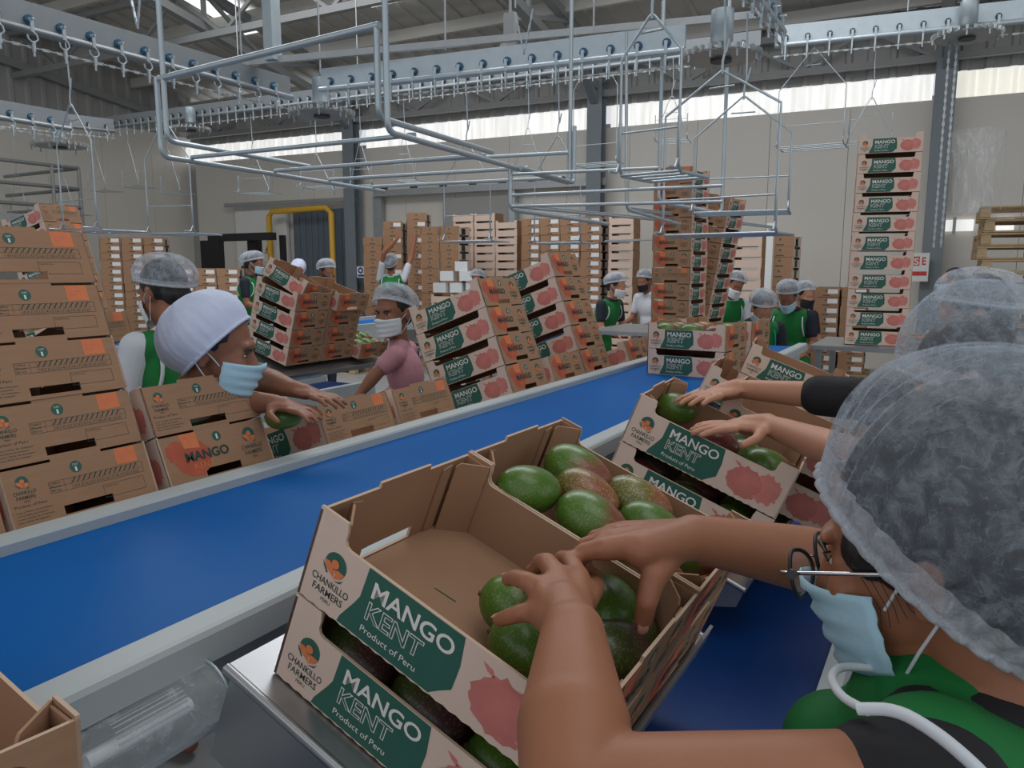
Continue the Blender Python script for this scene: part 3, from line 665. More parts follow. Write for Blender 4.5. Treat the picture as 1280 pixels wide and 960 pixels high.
def pstack(base, cols, me, pitch_x, label, group, yaw=0, vis=99, kind='carton'):
    M = T(base) @ RZ(yaw); z0 = .145
    pallet(M @ T((-.02, -.02, 0)), pitch_x * len(cols) + .04, .8, 'pallet under ' + label, 'pallets under the carton stacks', False)
    for i, (n, lb) in enumerate(cols):
        for k in range(n):
            Mk = T((i * pitch_x + random.uniform(-.004, .004), random.uniform(-.006, .006), z0 + k * BH)); mm = sc_lab if lb and k % 2 == 0 else me; t = n - 1 - k
            if t < vis:
                o = inst('carton', mm, None, M @ Mk); w = 'top' if t == 0 else OT[t] + ' from top'
                tag(o, f'{w} carton in {COLN[len(cols)][i]}{label}', 'carton', group)
            else: EXTRA.setdefault(mm.name, (mm, []))[1].append(M @ Mk)
def zat(py, d): return 1.5 + (338 - py) * d / 970
pstack(atz(462, 298, 2.02) * 0 + Vector((-8.5, 9.85, 0)), [(15, 0), (17, 1)], sc_end, .335, 'the twin stack left of the reaching worker', 'stack left of the reaching worker', R(24), 11)
pstack(Vector((-7.75, 10.05, 0)), [(18, 1)], sc_end, .335, 'the labelled stack before the reaching worker', 'labelled column at the reaching worker', R(24), 12)
pstack(Vector((-7.25, 9.75, 0)), [(16, 0), (16, 0)], sc_end, .34, 'the stack right of the reaching worker', 'stack right of the reaching worker', R(5), 12)
pstack(Vector((-7.3, 10.7, 0)), [(18, 0), (18, 0), (17, 0)], sc_side, .39, 'the rear stack in the cold room doorway', 'rear doorway stack', R(5), 4)
pstack(Vector((-8.3, 8.3, 0)), [(8, 0), (8, 0)], sc_side, .40, 'the low stack behind the pink shirted woman', 'low stack behind the woman in pink', R(10), 5)
pstack(Vector((-8.9, 7.9, 0)), [(10, 0)], sc_side, .40, 'the low column before the yellow guard', 'low column in front of the yellow guard', R(10), 7)
pstack(Vector((-5.95, 10.6, 0)), [(17, 1), (17, 1), (17, 1), (17, 0)], sc_lab, .33, 'the wide white labelled stack', 'wide white labelled stack', R(3), 7)
pstack(Vector((-4.55, 10.75, 0)), [(17, 0)], sc_side, .39, 'the dark end of the wide labelled stack', 'dark end column of labelled stack', R(3), 7)
pstack(Vector((-7.0, 11.6, 0)), [(14, 0), (14, 0), (14, 0)], sc_side, .4, 'the stack inside the cold room opening', 'stack in the cold room opening', R(4), 4)
pstack(Vector((-2.85, 9.6, 0)), [(14, 1), (14, 0)], sc_side, .40, 'the stack behind the tall central stack', 'stack behind the central stack', R(-3), 9)
pstack(Vector((-2.05, 9.75, 0)), [(14, 0)], sc_end, .34, 'the stack right of the white post', 'column right of the white post', R(-3), 8)
pstack(Vector((-2.0, 10.9, 0)), [(9, 1), (9, 1), (9, 0)], sc_lab, .34, 'the low stack beside the tall right stack', 'low stack left of the tall right stack', R(2), 7)
pstack(Vector((-12.1, 7.6, 0)), [(15, 1), (15, 1), (15, 1)], sc_lab, .335, 'the far left labelled stack', 'far left labelled stack', R(40), 7)
pstack(Vector((-10.6, 7.4, 0)), [(11, 1), (11, 1), (11, 1), (11, 0)], sc_lab, .335, 'the low wide stack at far left', 'low wide stack at left', R(35), 5)
# white foam boxes pile
wp = mat('white foam', (.72, .74, .74), .6)
for i, (x, y, z, s_) in enumerate(((-6.6, 9.4, 1.25, .22), (-6.35, 9.45, 1.25, .2), (-6.1, 9.5, 1.25, .22), (-6.5, 9.4, 1.42, .2), (-6.2, 9.45, 1.42, .2), (-6.3, 9.45, 1.56, .18))):
    tag(MB().box((x, y, z), (s_, .2, .14), Matrix.Rotation(.1 * i, 3, 'Z')).build('foam_box', wp), f"{('left lower', 'middle lower', 'right lower', 'left upper', 'right upper', 'topmost')[i]} small white package heaped on cartons behind the leaning stack", 'box', 'white packages heap')
pstack(Vector((-6.75, 9.3, 0)), [(8, 0), (8, 0)], sc_side, .4, 'the low stack carrying white packages', 'low stack with white packages', R(5), 3)
m = MB()
for mm, Ms in EXTRA.values():
    for Mk in Ms: m.add([Mk @ v.co for v in mm.vertices], [tuple(p.vertices) for p in mm.polygons])
    s0 = len(m.m) - len(Ms) * len(mm.polygons); idx = [p.material_index for p in mm.polygons] * len(Ms); m.m[s0:] = idx
rest = tag(m.build('carton_stacks', [pale, kraft_in, edge, kraft, p_green, paper, darkm]), 'lower and hidden cartons of the stacks along the back of the hall', 'cartons'); rest['kind'] = 'stuff'
# pallets piled at the right
for k in range(15):
    pallet(T((.18 + .03 * math.sin(k * 2.1), 10.3 + .02 * math.cos(k), k * .148)) @ RZ(.05 + .02 * math.sin(k * 1.7)), 1.2, 1.0, f"{'lowest' if k == 0 else OT[14 - k] + ' from top' if k < 14 else 'top'} wooden pallet of the tall pile at the right edge", 'pile of empty pallets')
# central straight stack and the leaning stack beside it, on the far end of the left shelf line
t2 = empty('steel_table', T((-1.9, 6.1, 0)), 'steel table under the tall central carton stack', 'table')
for nm, mb in [('top', MB().box((-2.08, 6.15, 1.005), (1.05, .9, .03)))] + [('leg', MB().box((x, y, .5), (.04, .04, .98))) for x in (-2.5, -1.4) for y in (5.75, 6.55)]:
    o = mb.build(nm, steel if nm == 'top' else frame_p, t2); o.matrix_parent_inverse = t2.matrix_world.inverted()
def cstack(M, n, faces, where, group):
    # the short printed end looks at the camera : carton turned a quarter
    for k in range(n):
        Mk = M @ T((0, 0, k * BH)) @ T((BD, 0, 0)) @ RZ(PI / 2) if False else M @ T((BD + random.uniform(-.004, .004), 0, k * BH)) @ RZ(PI / 2) @ T((0, 0, 0))
        f = faces[k % len(faces)]
        carton(Mk, 'table' if f == 'mango' else 'mango', stk(k, n, where), group)
MP = frameM(Vector((-2.10, 5.84, 1.02)), -.04, 0)
cstack(MP, 10, ['mango', 'mango', 'mango', 'table', 'mango', 'mango', 'mango', 'mango', 'mango', 'table'], 'the tall straight central stack seen end on', 'cartons of the tall central stack')
ML = frameM(Vector((-2.13, 6.42, 1.02)), -.10, R(9)); cstack(ML, 9, ['mango'], 'the stack leaning right behind the central stack', 'cartons leaning behind the central stack')
# second packing line on the left
def conv(name, x0, x1, y0, y1, z, bm, label):
    e = empty('belt_conveyor', T(((x0 + x1) / 2, (y0 + y1) / 2, 0)), label, 'conveyor')
    def A_(n, mb, m): o = mb.build(n, m, e); o.matrix_parent_inverse = e.matrix_world.inverted(); return o
    A_('belt', MB().box(((x0 + x1) / 2, (y0 + y1) / 2, z), (x1 - x0, y1 - y0, .012)), bm)
    for x in (x0 - .03, x1 + .03): A_('side_rail', MB().box((x, (y0 + y1) / 2, z - .02), (.05, y1 - y0, .12)), frame_p)
    for y in (y0 + .2, (y0 + y1) / 2, y1 - .2):
        for x in (x0 - .02, x1 + .02): A_('leg', MB().box((x, y, (z - .08) / 2), (.05, .05, z - .08)), frame_p)
    return e
conv('c', -5.45, -4.75, -.5, 7.0, .97, belt_m, 'second blue belt conveyor parallel to the near one, behind the left workers')
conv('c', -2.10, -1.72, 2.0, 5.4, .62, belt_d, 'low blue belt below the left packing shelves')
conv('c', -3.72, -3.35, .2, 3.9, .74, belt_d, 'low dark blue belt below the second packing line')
M9 = frameM(Vector((-4.19, 3.62, .985)), 0, R(17)); S9 = stack(M9, 4, 'mango', 'the four-high second line stack left of the pink shirted woman', 'cartons on the second packing line')
shelf(-4.25, 1.003, 3.5, 5.4, .55, 1, 'steel shelf of the second packing line under its leaning stack')
shelf(-5.85, 1.003, 1.8, 4.4, .55, -1, 'steel shelf of the second packing line at the far left')
carton(M9 @ T((-.02, .05, 4 * BH + .012)) @ Matrix.Rotation(R(9), 4, 'Y') @ Matrix.Rotation(R(-14), 4, 'X'), 'mango', 'tilted open kraft carton lying on top of the second line stack', 'cartons on the second packing line')
carton(M9 @ T((.04, BD + .03, 3 * BH)), 'mango', 'kraft carton behind the second line stack, upper', 'cartons on the second packing line')
for k in range(3): carton(M9 @ T((.0, BD + .02, k * BH)), 'mango', f'{ORD[k]} kraft carton in the second column of the second line', 'cartons on the second packing line')
carton(M9 @ T((.06, 2 * BD + .03, 0)), 'mango', 'low carton of green mangoes right of the second line stack', 'cartons on the second packing line')
fill(M9 @ T((.06, 2 * BD + .03, 0)), 'the low carton on the second line', ['green', 'green', 'blush'], .085, 'mangoes on the second line')
ME_ = frameM(Vector((-5.62, 3.0, 1.12)), .197, -R(17)); stack(ME_, 6, 'table', 'leaning orange marked stack behind the left edge stack', 'cartons of the far left line')
ML2 = frameM(Vector((-3.30, 1.62, 1.12)), .2, -R(14))
o9 = carton(ML2, 'table', 'open carton of red and green mangoes left of the hairnetted worker', 'cartons of the far left line'); fill(ML2, 'the open carton beside the left hairnetted worker', ['red', 'green', 'red', 'blush'], .085, 'mangoes beside the left worker')
tag(MB().box((-3.1, 1.82, 1.03), (.62, .5, .02)).bar((-3.1, 1.82, 0), (-3.1, 1.82, 1.02), .08, .08).build('steel_stand', steel), 'small steel stand beneath the open carton behind the left stack', 'stand')
# table clutter : steel hoppers on the second line
h = empty('steel_hopper', T((-3.25, 5.3, 0)), 'stainless sorting bench with bright lamp reflections behind the pink shirted woman', 'bench')
def hp(n, mb, m): o = mb.build(n, m, h); o.matrix_parent_inverse = h.matrix_world.inverted()
hp('top', MB().box((-3.25, 5.3, .93), (.75, 1.6, .02)), steel); hp('side', MB().box((-2.86, 5.3, .90), (.02, 1.6, .14)), belt_m)
hp('side', MB().box((-3.64, 5.3, .99), (.02, 1.6, .12)), steel)
for x in (-3.5, -3.0):
    for y in (4.6, 6.0): hp('leg', MB().box((x, y, .46), (.05, .05, .92)), darkm)
for y in (4.75, 5.2, 5.7): hp('tray', MB().box((-3.25, y, .985), (.5, .3, .03), Matrix.Rotation(.25, 3, 'X')), darkm)
hp('bin', MB().box((-3.4, 6.3, 1.08), (.5, .5, .3)), galv_d)
# black portable frame by the door
fm = empty('black_rack', T((-10.6, 8.9, 0)), 'black plastic rack with an arm beside the white cold room door', 'rack')
for nm, mb in (('post', MB().box((-11.0, 8.9, 1.0), (.45, .12, 2.0))), ('post', MB().box((-10.25, 9.15, 1.0), (.22, .12, 2.0))), ('crossbar', MB().box((-10.45, 9.05, 2.05), (1.5, .14, .12))), ('arm', MB().box((-9.75, 9.3, 1.85), (.08, .08, .45)))):
    o = mb.build(nm, black, fm); o.matrix_parent_inverse = fm.matrix_world.inverted()
# mezzanine platform with railing
pf = empty('mezzanine', T((-13.5, 6, 0)), 'grey steel mezzanine landing with pipe railing at the far left', 'platform')
def pp(n, mb, m=truss_m): o = mb.build(n, m, pf); o.matrix_parent_inverse = pf.matrix_world.inverted()
pp('deck', MB().box((-14.1, 5.2, 2.2), (2.3, 5.4, .12)), truss_m); pp('fascia', MB().box((-12.98, 5.2, 2.24), (.05, 5.4, .3)), galv_d)
for z in (2.55, 2.86, 3.2): pp('railing', MB().tube([(-13, 2.5, z), (-13, 7.9, z), (-15.3, 7.9, z)], .03, 8))
for y in (2.5, 5.0, 7.45, 7.9): pp('railing_post', MB().tube([(-13, y, 2.25), (-13, y, 3.2)], .03, 8))
for x, y in ((-13.1, 7.8), (-13.1, 2.7)): pp('support_post', MB().box((x, y, 1.07), (.14, .14, 2.14)))
def d5(px, py): r = ray(px, py); return 8.433 / (r.y - .07 * r.x)
def d4(px, py): r = ray(px, py); return 8.5125 / (r.y - .15 * r.x)
# ================================================================ OVERHEAD CHAIN CONVEYOR
oh = empty('overhead_conveyor', T((0, 0, 3)), 'galvanised overhead chain conveyor with blue wheeled trolleys and sprockets', 'overhead conveyor')
def O(n, mb, m, par=None): o = mb.build(n, m, par or oh); o.matrix_parent_inverse = (oh.matrix_world).inverted() if not par else Matrix.Identity(4); return o
# trolley : wheel, bracket, forked hook and pendant
tb_m = MB().box((0, -.012, -.035), (.022, .006, .085)).tube([(0, 0, 0), (0, -.03, 0)], .008, 8)
tb_m.tube([(0, -.012, -.075), (.022, -.012, -.09), (.030, -.012, -.115), (.012, -.012, -.135), (-.012, -.012, -.14), (-.03, -.012, -.125), (-.034, -.012, -.10)], .006, 6)
tb_m.box((0, -.012, -.165), (.016, .016, .06)).tube([(0, -.012, -.19), (0, -.012, -.225)], .007, 6)
tb_me = tb_m.mesh('hook', [galv]); wh_me = MB().tube([(0, .012, .0), (0, .030, 0)], .030, 18).tube([(0, .008, 0), (0, .013, 0)], .012, 10, 1).mesh('wheel', [blue_w, galv])
tf_m = MB().box((0, -.012, -.035), (.022, .006, .085)).box((0, -.012, -.12), (.014, .012, .07)).tube([(0, -.012, -.15), (0, -.012, -.21)], .008, 6); tf_me = tf_m.mesh('hook', [galv])
wd_me = MB().tube([(0, .0, 0), (0, .02, 0)], .026, 12).mesh('wheel', [darkm])
def rail(a, b, sgn, pitch=.2, hook=True, blue=True, H=.145, light=galv, first=.1, tr=.026):
    a = Vector(a); b = Vector(b); d = b - a; L = d.length; d.normalize(); n = Vector((-d.y, d.x, 0)) * sgn; ang = math.atan2(d.y, d.x)
    O('rail_beam', MB().bar(a + Vector((0, 0, H / 2)), b + Vector((0, 0, H / 2)), .05, H), light)
    O('rail_tube', MB().tube([a - n * -.04 - Vector((0, 0, .03)), b + n * .04 - Vector((0, 0, .03))], tr, 10), light)
    # chain as twisted links
    m = MB(); k = int(L / .045); r = None
    for i in range(k):
        p = a + d * (i * .045 + .02) + n * .05 + Vector((0, 0, -.135))
        m.bar(p - d * .026, p + d * .026, .018 if i % 2 else .006, .006 if i % 2 else .018)
    o = O('chain', m, galv_d); o['kind'] = 'stuff'
    s = first; Mr = Matrix.Rotation(ang + (PI if sgn > 0 else 0), 4, 'Z')
    while s < L - .05:
        p = a + d * s + n * .05 + Vector((0, 0, .035)); e = inst('trolley', tb_me if hook else tf_me, oh); e.matrix_world = T(p) @ Mr; e.matrix_parent_inverse = oh.matrix_world.inverted(); e.matrix_basis = T(p) @ Mr
        inst('wheel', wh_me if blue else wd_me, e); s += pitch
def sprocket(c, r):
    c = Vector(c); m = MB(); n = 28; pts = []
    for i in range(n * 2):
        a = PI * i / n; rr = r if i % 2 else r * .93; pts.append((rr * math.cos(a), rr * math.sin(a)))
    m.prism(pts, c + Vector((0, 0, -.01)), X3, Y3, Z3, .014); e = O('sprocket', m, galv_d)
    O('hub', MB().tube([c - Vector((0, 0, .03)), c + Vector((0, 0, .03))], .07, 16), darkm)
    O('gear_motor', MB().tube([c + Vector((0, 0, .03)), c + Vector((0, 0, .09)), c + Vector((0, 0, .10)), c + Vector((0, 0, .30))], .07, 16, rs=[.02, .02, .075, .075]), galv)
    m = MB()
    for i in range(n):
        a = 2 * PI * i / n; q = c + Vector((r * 1.02 * math.cos(a), r * 1.02 * math.sin(a), .01)); m.box(q, (.028, .02, .035), Matrix.Rotation(a, 3, 'Z')); (m.box(q + Vector((0, 0, -.04)), (.012, .012, .05)) if i % 3 == 0 else None)
    o = O('chain', m, galv_d); o['kind'] = 'stuff'
rail((-5.2, -1, 3.02), (-5.2, 5.1, 3.02), -1, light=galv_m)
rail((-4.75, 5.05, 3.02), (-1.75, 5.42, 3.02), -1, hook=False)
sprocket((-4.96, 5.25, 2.86), .27); sprocket((-1.50, 5.42, 2.92), .25)
rail((-1.12, 5.3, 3.02), (-1.12, 1.2, 3.02), 1)
rail((-1.75, 8.25, 3.72), (.25, 8.55, 3.72), -1, hook=False, blue=False, H=.16)
rail((.25, 8.55, 3.72), (3.2, 8.9, 3.72), -1, hook=False, blue=False, H=.16)
sprocket((-.10, 8.35, 3.58), .27)
rail((-11.9, 7.6, 3.72), (-1.9, 8.3, 3.74), -1, pitch=.16, hook=False, blue=False, H=.14, light=galv_m)
rail((-8.35, .5, 3.02), (-8.35, 5.0, 3.02), -1, light=galv_m)
rail((-12.0, 3.0, 3.5), (-11.2, 7.4, 3.6), -1, pitch=.25, blue=False, light=galv_m)
sprocket((-8.7, 5.1, 2.86), .27); sprocket((-9.7, 7.6, 3.5), .25)
# hanger rods from the roof to the rails
def rods(pts):
    for x, y, z in pts: O('hanger_rod', MB().tube([(x, y, z), (x, y, roofz(y))], .008, 6), galv_d)
rods([(-5.2, 4.6, 3.2), (-4.96, 5.25, 3.2), (-3.6, 5.2, 3.2), (-2.4, 5.33, 3.2), (-1.3, 5.5, 3.2), (-1.75, 8.25, 3.9), (-.6, 8.45, 3.9), (-8.35, 3.5, 3.2), (-9, 7.9, 3.9), (-7, 8.1, 3.9), (1.2, 8.7, 3.9)])
O('hanger_post', MB().box((-5.0, 4.75, 4.3), (.1, .1, 2.2)), galv); O('cross_arm', MB().bar((-5.6, 4.6, 3.2), (-1.2, 5.8, 3.26), .04, .05), galv_d)
# high-bay lamp
hb = empty('highbay_lamp', T((-3.45, 5.95, 3.35)), 'dark round high-bay lamp hanging in front of the roof trusses', 'lamp')
def hbp(n, mb, m): o = mb.build(n, m, hb); return o
hbp('housing', MB().tube([(0, 0, -.06), (0, 0, -.03), (0, 0, .02), (0, 0, .10)], .1, 20, rs=[.17, .17, .10, .06]), black)
hbp('reflector', MB().tube([(0, 0, -.067), (0, 0, -.061)], .12, 20), galv_d); hbp('bracket', MB().box((0, 0, .2), (.10, .06, .2)), truss_m); hbp('hanger_rod', MB().tube([(0, 0, .2), (0, 0, 2.2)], .012, 6), truss_m)
# loose chain hooks
for i, (px, py, d) in enumerate(((655, 68, 5.4), (172, 36, 4.6))):
    p = V(px, py, d); m = MB(); 
    for sx in (-1, 1):
        for k in range(9): q = p + Vector((sx * .008 * k, 0, .032 * k)); m.bar(q, q + Vector((sx * .006, 0, .036)), .014 if k % 2 else .006, .006 if k % 2 else .014)
    m.tube([p + Vector((-.07, 0, .32)), p + Vector((-.07, 0, 1.6))], .006, 6)
    tag(m.build('hanging_chain', galv), ('loose galvanised chain loop hanging left of the high rail centre', 'short chain hook hanging above the left rail')[i], 'chain')
# twisted chain curtain and wrapped carrier on the right
p = V(1190, 18, d4(1190, 18)); m = MB()
for k in range(60): m.bar(p + Vector((0, 0, -.035 * k)), p + Vector((.0, 0, -.035 * k - .04)), .022 if k % 2 else .009, .009 if k % 2 else .022); m.bar(p + Vector((.06, 0, -.035 * k)), p + Vector((.06, 0, -.035 * k - .04)), .009 if k % 2 else .022, .022 if k % 2 else .009)
tag(m.build('hanging_chain', galv_d), 'long double chain hanging down at the right from the far rail', 'chain')
wc = empty('wrapped_carrier', T(V(1218, 215, 8.6)), 'wire carrier wrapped in clear stretch film at the right edge', 'wire carrier')
m = MB(); 
for i in range(7):
    a0 = i * .09 - .27
    m.tube([(a0, .05 * math.sin(i * 2), .42), (a0 + .02, .06 * math.cos(i), .1), (a0 - .01, .05 * math.sin(i), -.2), (a0 + .01, 0, -.42)], .003, 5)
m.build('wires', galv, wc)
m = MB(); vs = []; n = 22; rows = 12
for j in range(rows + 1):
    z = .45 - .9 * j / rows
    for i in range(n):
        a = 2 * PI * i / n; r = .27 * (1 + .18 * noise.noise(Vector((math.cos(a) * 2, math.sin(a) * 2, z * 5)))) * (.75 + .25 * math.sin(PI * min(1, (j + 1) / 5)))
        vs.append((r * math.cos(a), r * .8 * math.sin(a), z + .03 * noise.noise(Vector((a, z, 3)))))
m.add(vs, [(j * n + i, j * n + (i + 1) % n, (j + 1) * n + (i + 1) % n, (j + 1) * n + i) for j in range(rows) for i in range(n)], 0, True); m.build('film', wrap_pl, wc)
# ---------------------------------------------------------------- wire carriers
def carrier(px, py, d, wpx, bot, label, yaw=0, r=.005, shoulder=.055, deep=.34, top=None, slant=0, mid=False):
    a = V(px, py, d); w = wpx * d / 960; k = d / 965; zb = a.z - (bot - py) * k; zs = a.z - shoulder * d * .9 if shoulder < .2 else a.z - shoulder
    M = T(a) @ RZ(yaw); e = empty('wire_carrier', M, label, 'wire carrier', 'hanging wire carriers'); h = zb - a.z; s = zs - a.z
    tp = (top if top is not None else 3.0) - a.z
    m = MB().tube([(0, 0, -.02), (0, 0, .05), (.012, 0, .1), (0, 0, tp)], r, 6)
    m.tube([(.015, 0, .09), (.03, 0, .16)], r, 5)
    m.build('hook_wire', galv, e)
    for sg in (-1, 1):
        m = MB().tube([(0, 0, 0), (sg * .015, 0, -.01), (sg * w / 2, 0, s), (sg * w / 2, 0, s - .05), (sg * w / 2, 0, h + .22)], r, 6)
        m.build('hanger_wire', galv, e)
        m = MB().tube([(sg * w / 2, 0, h + .25), (sg * w / 2, 0, h + .03), (sg * (w / 2 - .0), .03, h), (sg * w / 2, deep, h)], r * 1.3, 6)
        m.tube([(sg * w / 2, 0, h + .06), (sg * w / 2, -.03, h + .012), (sg * w / 2, -.10, h + .012)], r, 6)
        m.build('side_rail', galv, e)
    MB().tube([(-w / 2, 0, h + .2), (w / 2, 0, h + .2)], r * .7, 5).build('tie_wire', galv, e); m = MB()
    m.tube([(-.07, 0, s * .42), (.07, 0, s * .42)], r * .8, 5); m.build('tie_wire', galv, e)
    for j in range(4): MB().tube([(-w / 2, .01 + deep * j / 3.1, h + .001), (w / 2, .01 + deep * j / 3.1, h + .001)], r, 5).build('base_wire', galv, e)
    return e
carrier(88, 130, -5.15 / ray(88, 130).x, 74, 286, 'large wire carrier hanging from the left rail above the left edge stack')
carrier(205, 150, -5.15 / ray(205, 150).x, 66, 290, 'wire carrier hanging left of the big pipe rack', R(15))
carrier(315, 188, d5(315, 188), 46, 240, 'small wire carrier between the pipe rack uprights', R(10), .005, top=3.7)
carrier(395, 192, d5(395, 192), 52, 232, 'small wire carrier in front of the bright strip above the yellow guard', R(5), .005, top=3.7)
carrier(583, 178, 5.22 / ray(583, 178).y, 66, 300, 'tall wire carrier hanging over the pink shirted woman', R(5))
carrier(697, 170, 5.30 / ray(697, 170).y, 62, 302, 'tall wire carrier just left of the second column', R(5))
carrier(930, 120, 4.6, 118, 262, 'wide wire carrier hanging right of the second sprocket', R(8), .006)
carrier(903, 88, 4.2, 150, 290, 'largest wire carrier hanging from the second sprocket', R(-6), .007, top=2.95)
carrier(815, 18, 3.6, 84, 212, 'near wire carrier in front of the central rail', R(-8), .007)
carrier(1018, 60, d4(1018, 60), 80, 178, 'wire carrier hanging below the far right rail above the tall stack', R(0), .005, top=3.7)
carrier(745, 60, d5(745, 60), 60, 200, 'thin wire carrier beside the second column', R(0), .005, top=3.7)
for i, (px, py, w_) in enumerate(((118, 185, 28), (160, 180, 26), (78, 215, 30), (210, 188, 30), (20, 215, 30), (450, 178, 30), (505, 172, 30), (660, 160, 34), (1090, 122, 50), (840, 120, 40))):
    carrier(px, py, d4(px, py) if px > 800 else d5(px, py), w_, py + 52, 'small distant wire carrier, ' + ('between the two near left hangers', 'left of the pipe rack, upper', 'over the mezzanine railing', 'behind the pipe rack upright', 'at the far left edge', 'left of the third column', 'right of the third column', 'left of the central column', 'right of the tall stack top', 'above the central stack')[i], R(10), .004, top=3.7)
# ---------------------------------------------------------------- big galvanised pipe racks
def arc(pts, r=.05, n=5):
    pts = [Vector(p) for p in pts]; o = [pts[0]]
    for i in range(1, len(pts) - 1):
        a, b, c = pts[i - 1], pts[i], pts[i + 1]; u = (a - b).normalized(); v = (c - b).normalized(); rr = min(r, (a - b).length / 2, (c - b).length / 2)
        for k in range(n + 1):
            t = k / n; o.append((b + u * rr) * (1 - t) ** 2 + b * 2 * t * (1 - t) + (b + v * rr) * t * t)
    return o + [pts[-1]]
pr = empty('pipe_rack', T((-2.8, 3.5, 2.05)), 'large galvanised pipe rack hanging in the upper centre left', 'rack')
def pr_(n, mb, m=galv): o = mb.build(n, m, pr); o.matrix_parent_inverse = pr.matrix_world.inverted()
A_, B_, C_, D_ = Vector((-3.42, 2.5, 2.05)), Vector((-3.55, 4.35, 2.05)), Vector((-2.2, 4.55, 2.05)), Vector((-2.03, 2.52, 2.05))
hA = aty(188, 120, 2.47).z
r_ = .013
pr_('side_loop', MB().tube(arc([A_ + Vector((0, 0, .37)), A_, B_]), r_, 10)); pr_('side_loop', MB().tube(arc([A_ + Vector((.05, .0, 1.9)), A_ + Vector((.05, 0, .07)), A_ + (B_ - A_) * .55 + Vector((.05, 0, .07))]), r_, 10))
pr_('side_loop', MB().tube(arc([D_ + Vector((0, 0, 1.9)), D_, C_, C_ + Vector((0, 0, 1.9))]), r_, 10)); pr_('side_loop', MB().tube(arc([D_ + Vector((-.045, 0, .42)), D_ + Vector((-.045, 0, .06)), D_ + (C_ - D_) * .5 + Vector((-.045, 0, .06))]), r_, 10))
pr_('side_loop', MB().tube(arc([C_ + Vector((.03, 0, .35)), C_ + Vector((.03, 0, -.0)), C_ + (D_ - C_) * .4 + Vector((.03, 0, 0))]), r_, 10))
pr_('top_bar', MB().tube([A_ + Vector((.02, 0, .36)), D_ + Vector((-.03, 0, .41))], .015, 10))
for t in (.1, .42, .68, .93): pr_('cross_bar', MB().tube([A_ + (B_ - A_) * t + Vector((0, 0, .02)), D_ + (C_ - D_) * t + Vector((0, 0, .02))], .011, 8))
pr_('cross_bar', MB().tube([A_ + (B_ - A_) * .98 + Vector((0, 0, .19)), C_ + Vector((0, 0, .19))], .012, 8))
p2 = empty('pipe_rack', T((-2, 4.3, 2)), 'smaller pipe and wire rack hanging beside the tall central stack', 'rack')
def p2_(n, mb, m=galv): o = mb.build(n, m, p2); o.matrix_parent_inverse = p2.matrix_world.inverted()
q = [V(640, 262, 4.5), V(972, 290, 4.4), V(905, 238, 3.6), V(823, 250, 3.6)]
zc = 1.92
E1, E2, E3, E4 = atz(823, 252, zc + .08), atz(902, 267, zc + .0), atz(972, 286, zc), atz(760, 262, zc)
p2_('upright', MB().tube(arc([E1 + Vector((0, 0, 1.5)), E1, E2, E2 + Vector((0, 0, 1.6))]), .014, 8))
for k, (a, b) in enumerate((((785, 262), (968, 285)), ((640, 258), (905, 283)), ((755, 302), (925, 296)))):
    pa, pb = atz(*a, zc), atz(*b, zc); p2_('cross_bar', MB().tube([pa, pb], .009, 8)); p2_('cross_bar', MB().tube([pa + Vector((0, .04, .015)), pb + Vector((0, .05, .015))], .007, 8))
for py0, py1 in ((214, 210), (240, 232), (254, 252)): p2_('tie_bar', MB().tube([V(640, py0 + 4, 4.1), V(823 + (80 if py0 > 230 else 0), py1, 3.75)], .008, 6))
p2_('upright', MB().tube(arc([V(783, 40, 4.0), V(783, 262, 4.0), V(850, 280, 4.6)]), .009, 8)); p2_('upright', MB().tube(arc([V(638, 210, 4.2), V(638, 262, 4.2), V(760, 280, 4.9)]), .013, 8))
tag(MB().box(V(961, 338, 8.3) + Vector((0, 0, -.5)), (.07, .07, 2.0)).build('support_post', white_p), 'slim white square post behind the green vested workers', 'post')
# ================================================================ PEOPLE
def skin_mat(n, c): return mat(n, c, .5, noise_amt=.10, nscale=18, bump=.06, bscale=350, sss=.12, spec=.4)
skin_a = skin_mat('skin warm', (.33, .135, .072)); skin_b = skin_mat('skin light', (.46, .22, .135)); skin_c = skin_mat('skin brown', (.27, .115, .066))
hair_m = mat('black hair', (.012, .010, .011), .45, noise_amt=.4, nscale=30, bump=.4, bscale=90, stretch=(1, 1, .15))
vest_m = mat('green vest', (.003, .165, .032), .78, noise_amt=.12, nscale=9, bump=.3, bscale=14)
pipe_m = mat('white piping', (.62, .66, .70), .7); navy_m = mat('navy knit', (.012, .016, .030), .85, bump=.2, bscale=60); blk_m = mat('black knit', (.012, .012, .015), .85, bump=.3, bscale=40)
wht_m = mat('white cotton', (.62, .64, .70), .8, bump=.25, bscale=14); pink_m = mat('pink cotton', (.50, .235, .28), .85, noise_amt=.06, nscale=30, bump=.3, bscale=14)
jean_m = mat('dark trousers', (.03, .04, .07), .85)
mask_b = mat('mask pale blue', (.42, .66, .78), .75, noise_amt=.05, nscale=30, bump=.1, bscale=90); mask_w = mat('mask white', (.72, .76, .80), .75); mask_k = mat('mask black', (.015, .015, .018), .8)
cap_m = mat('white cloth cap', (.60, .66, .84), .85, noise_amt=.04, nscale=6, bump=.5, bscale=16)
eye_w = mat('eye white', (.7, .68, .65), .3); eye_d = mat('iris', (.03, .015, .01), .2); nail_m = mat('nail', (.55, .30, .24), .3)
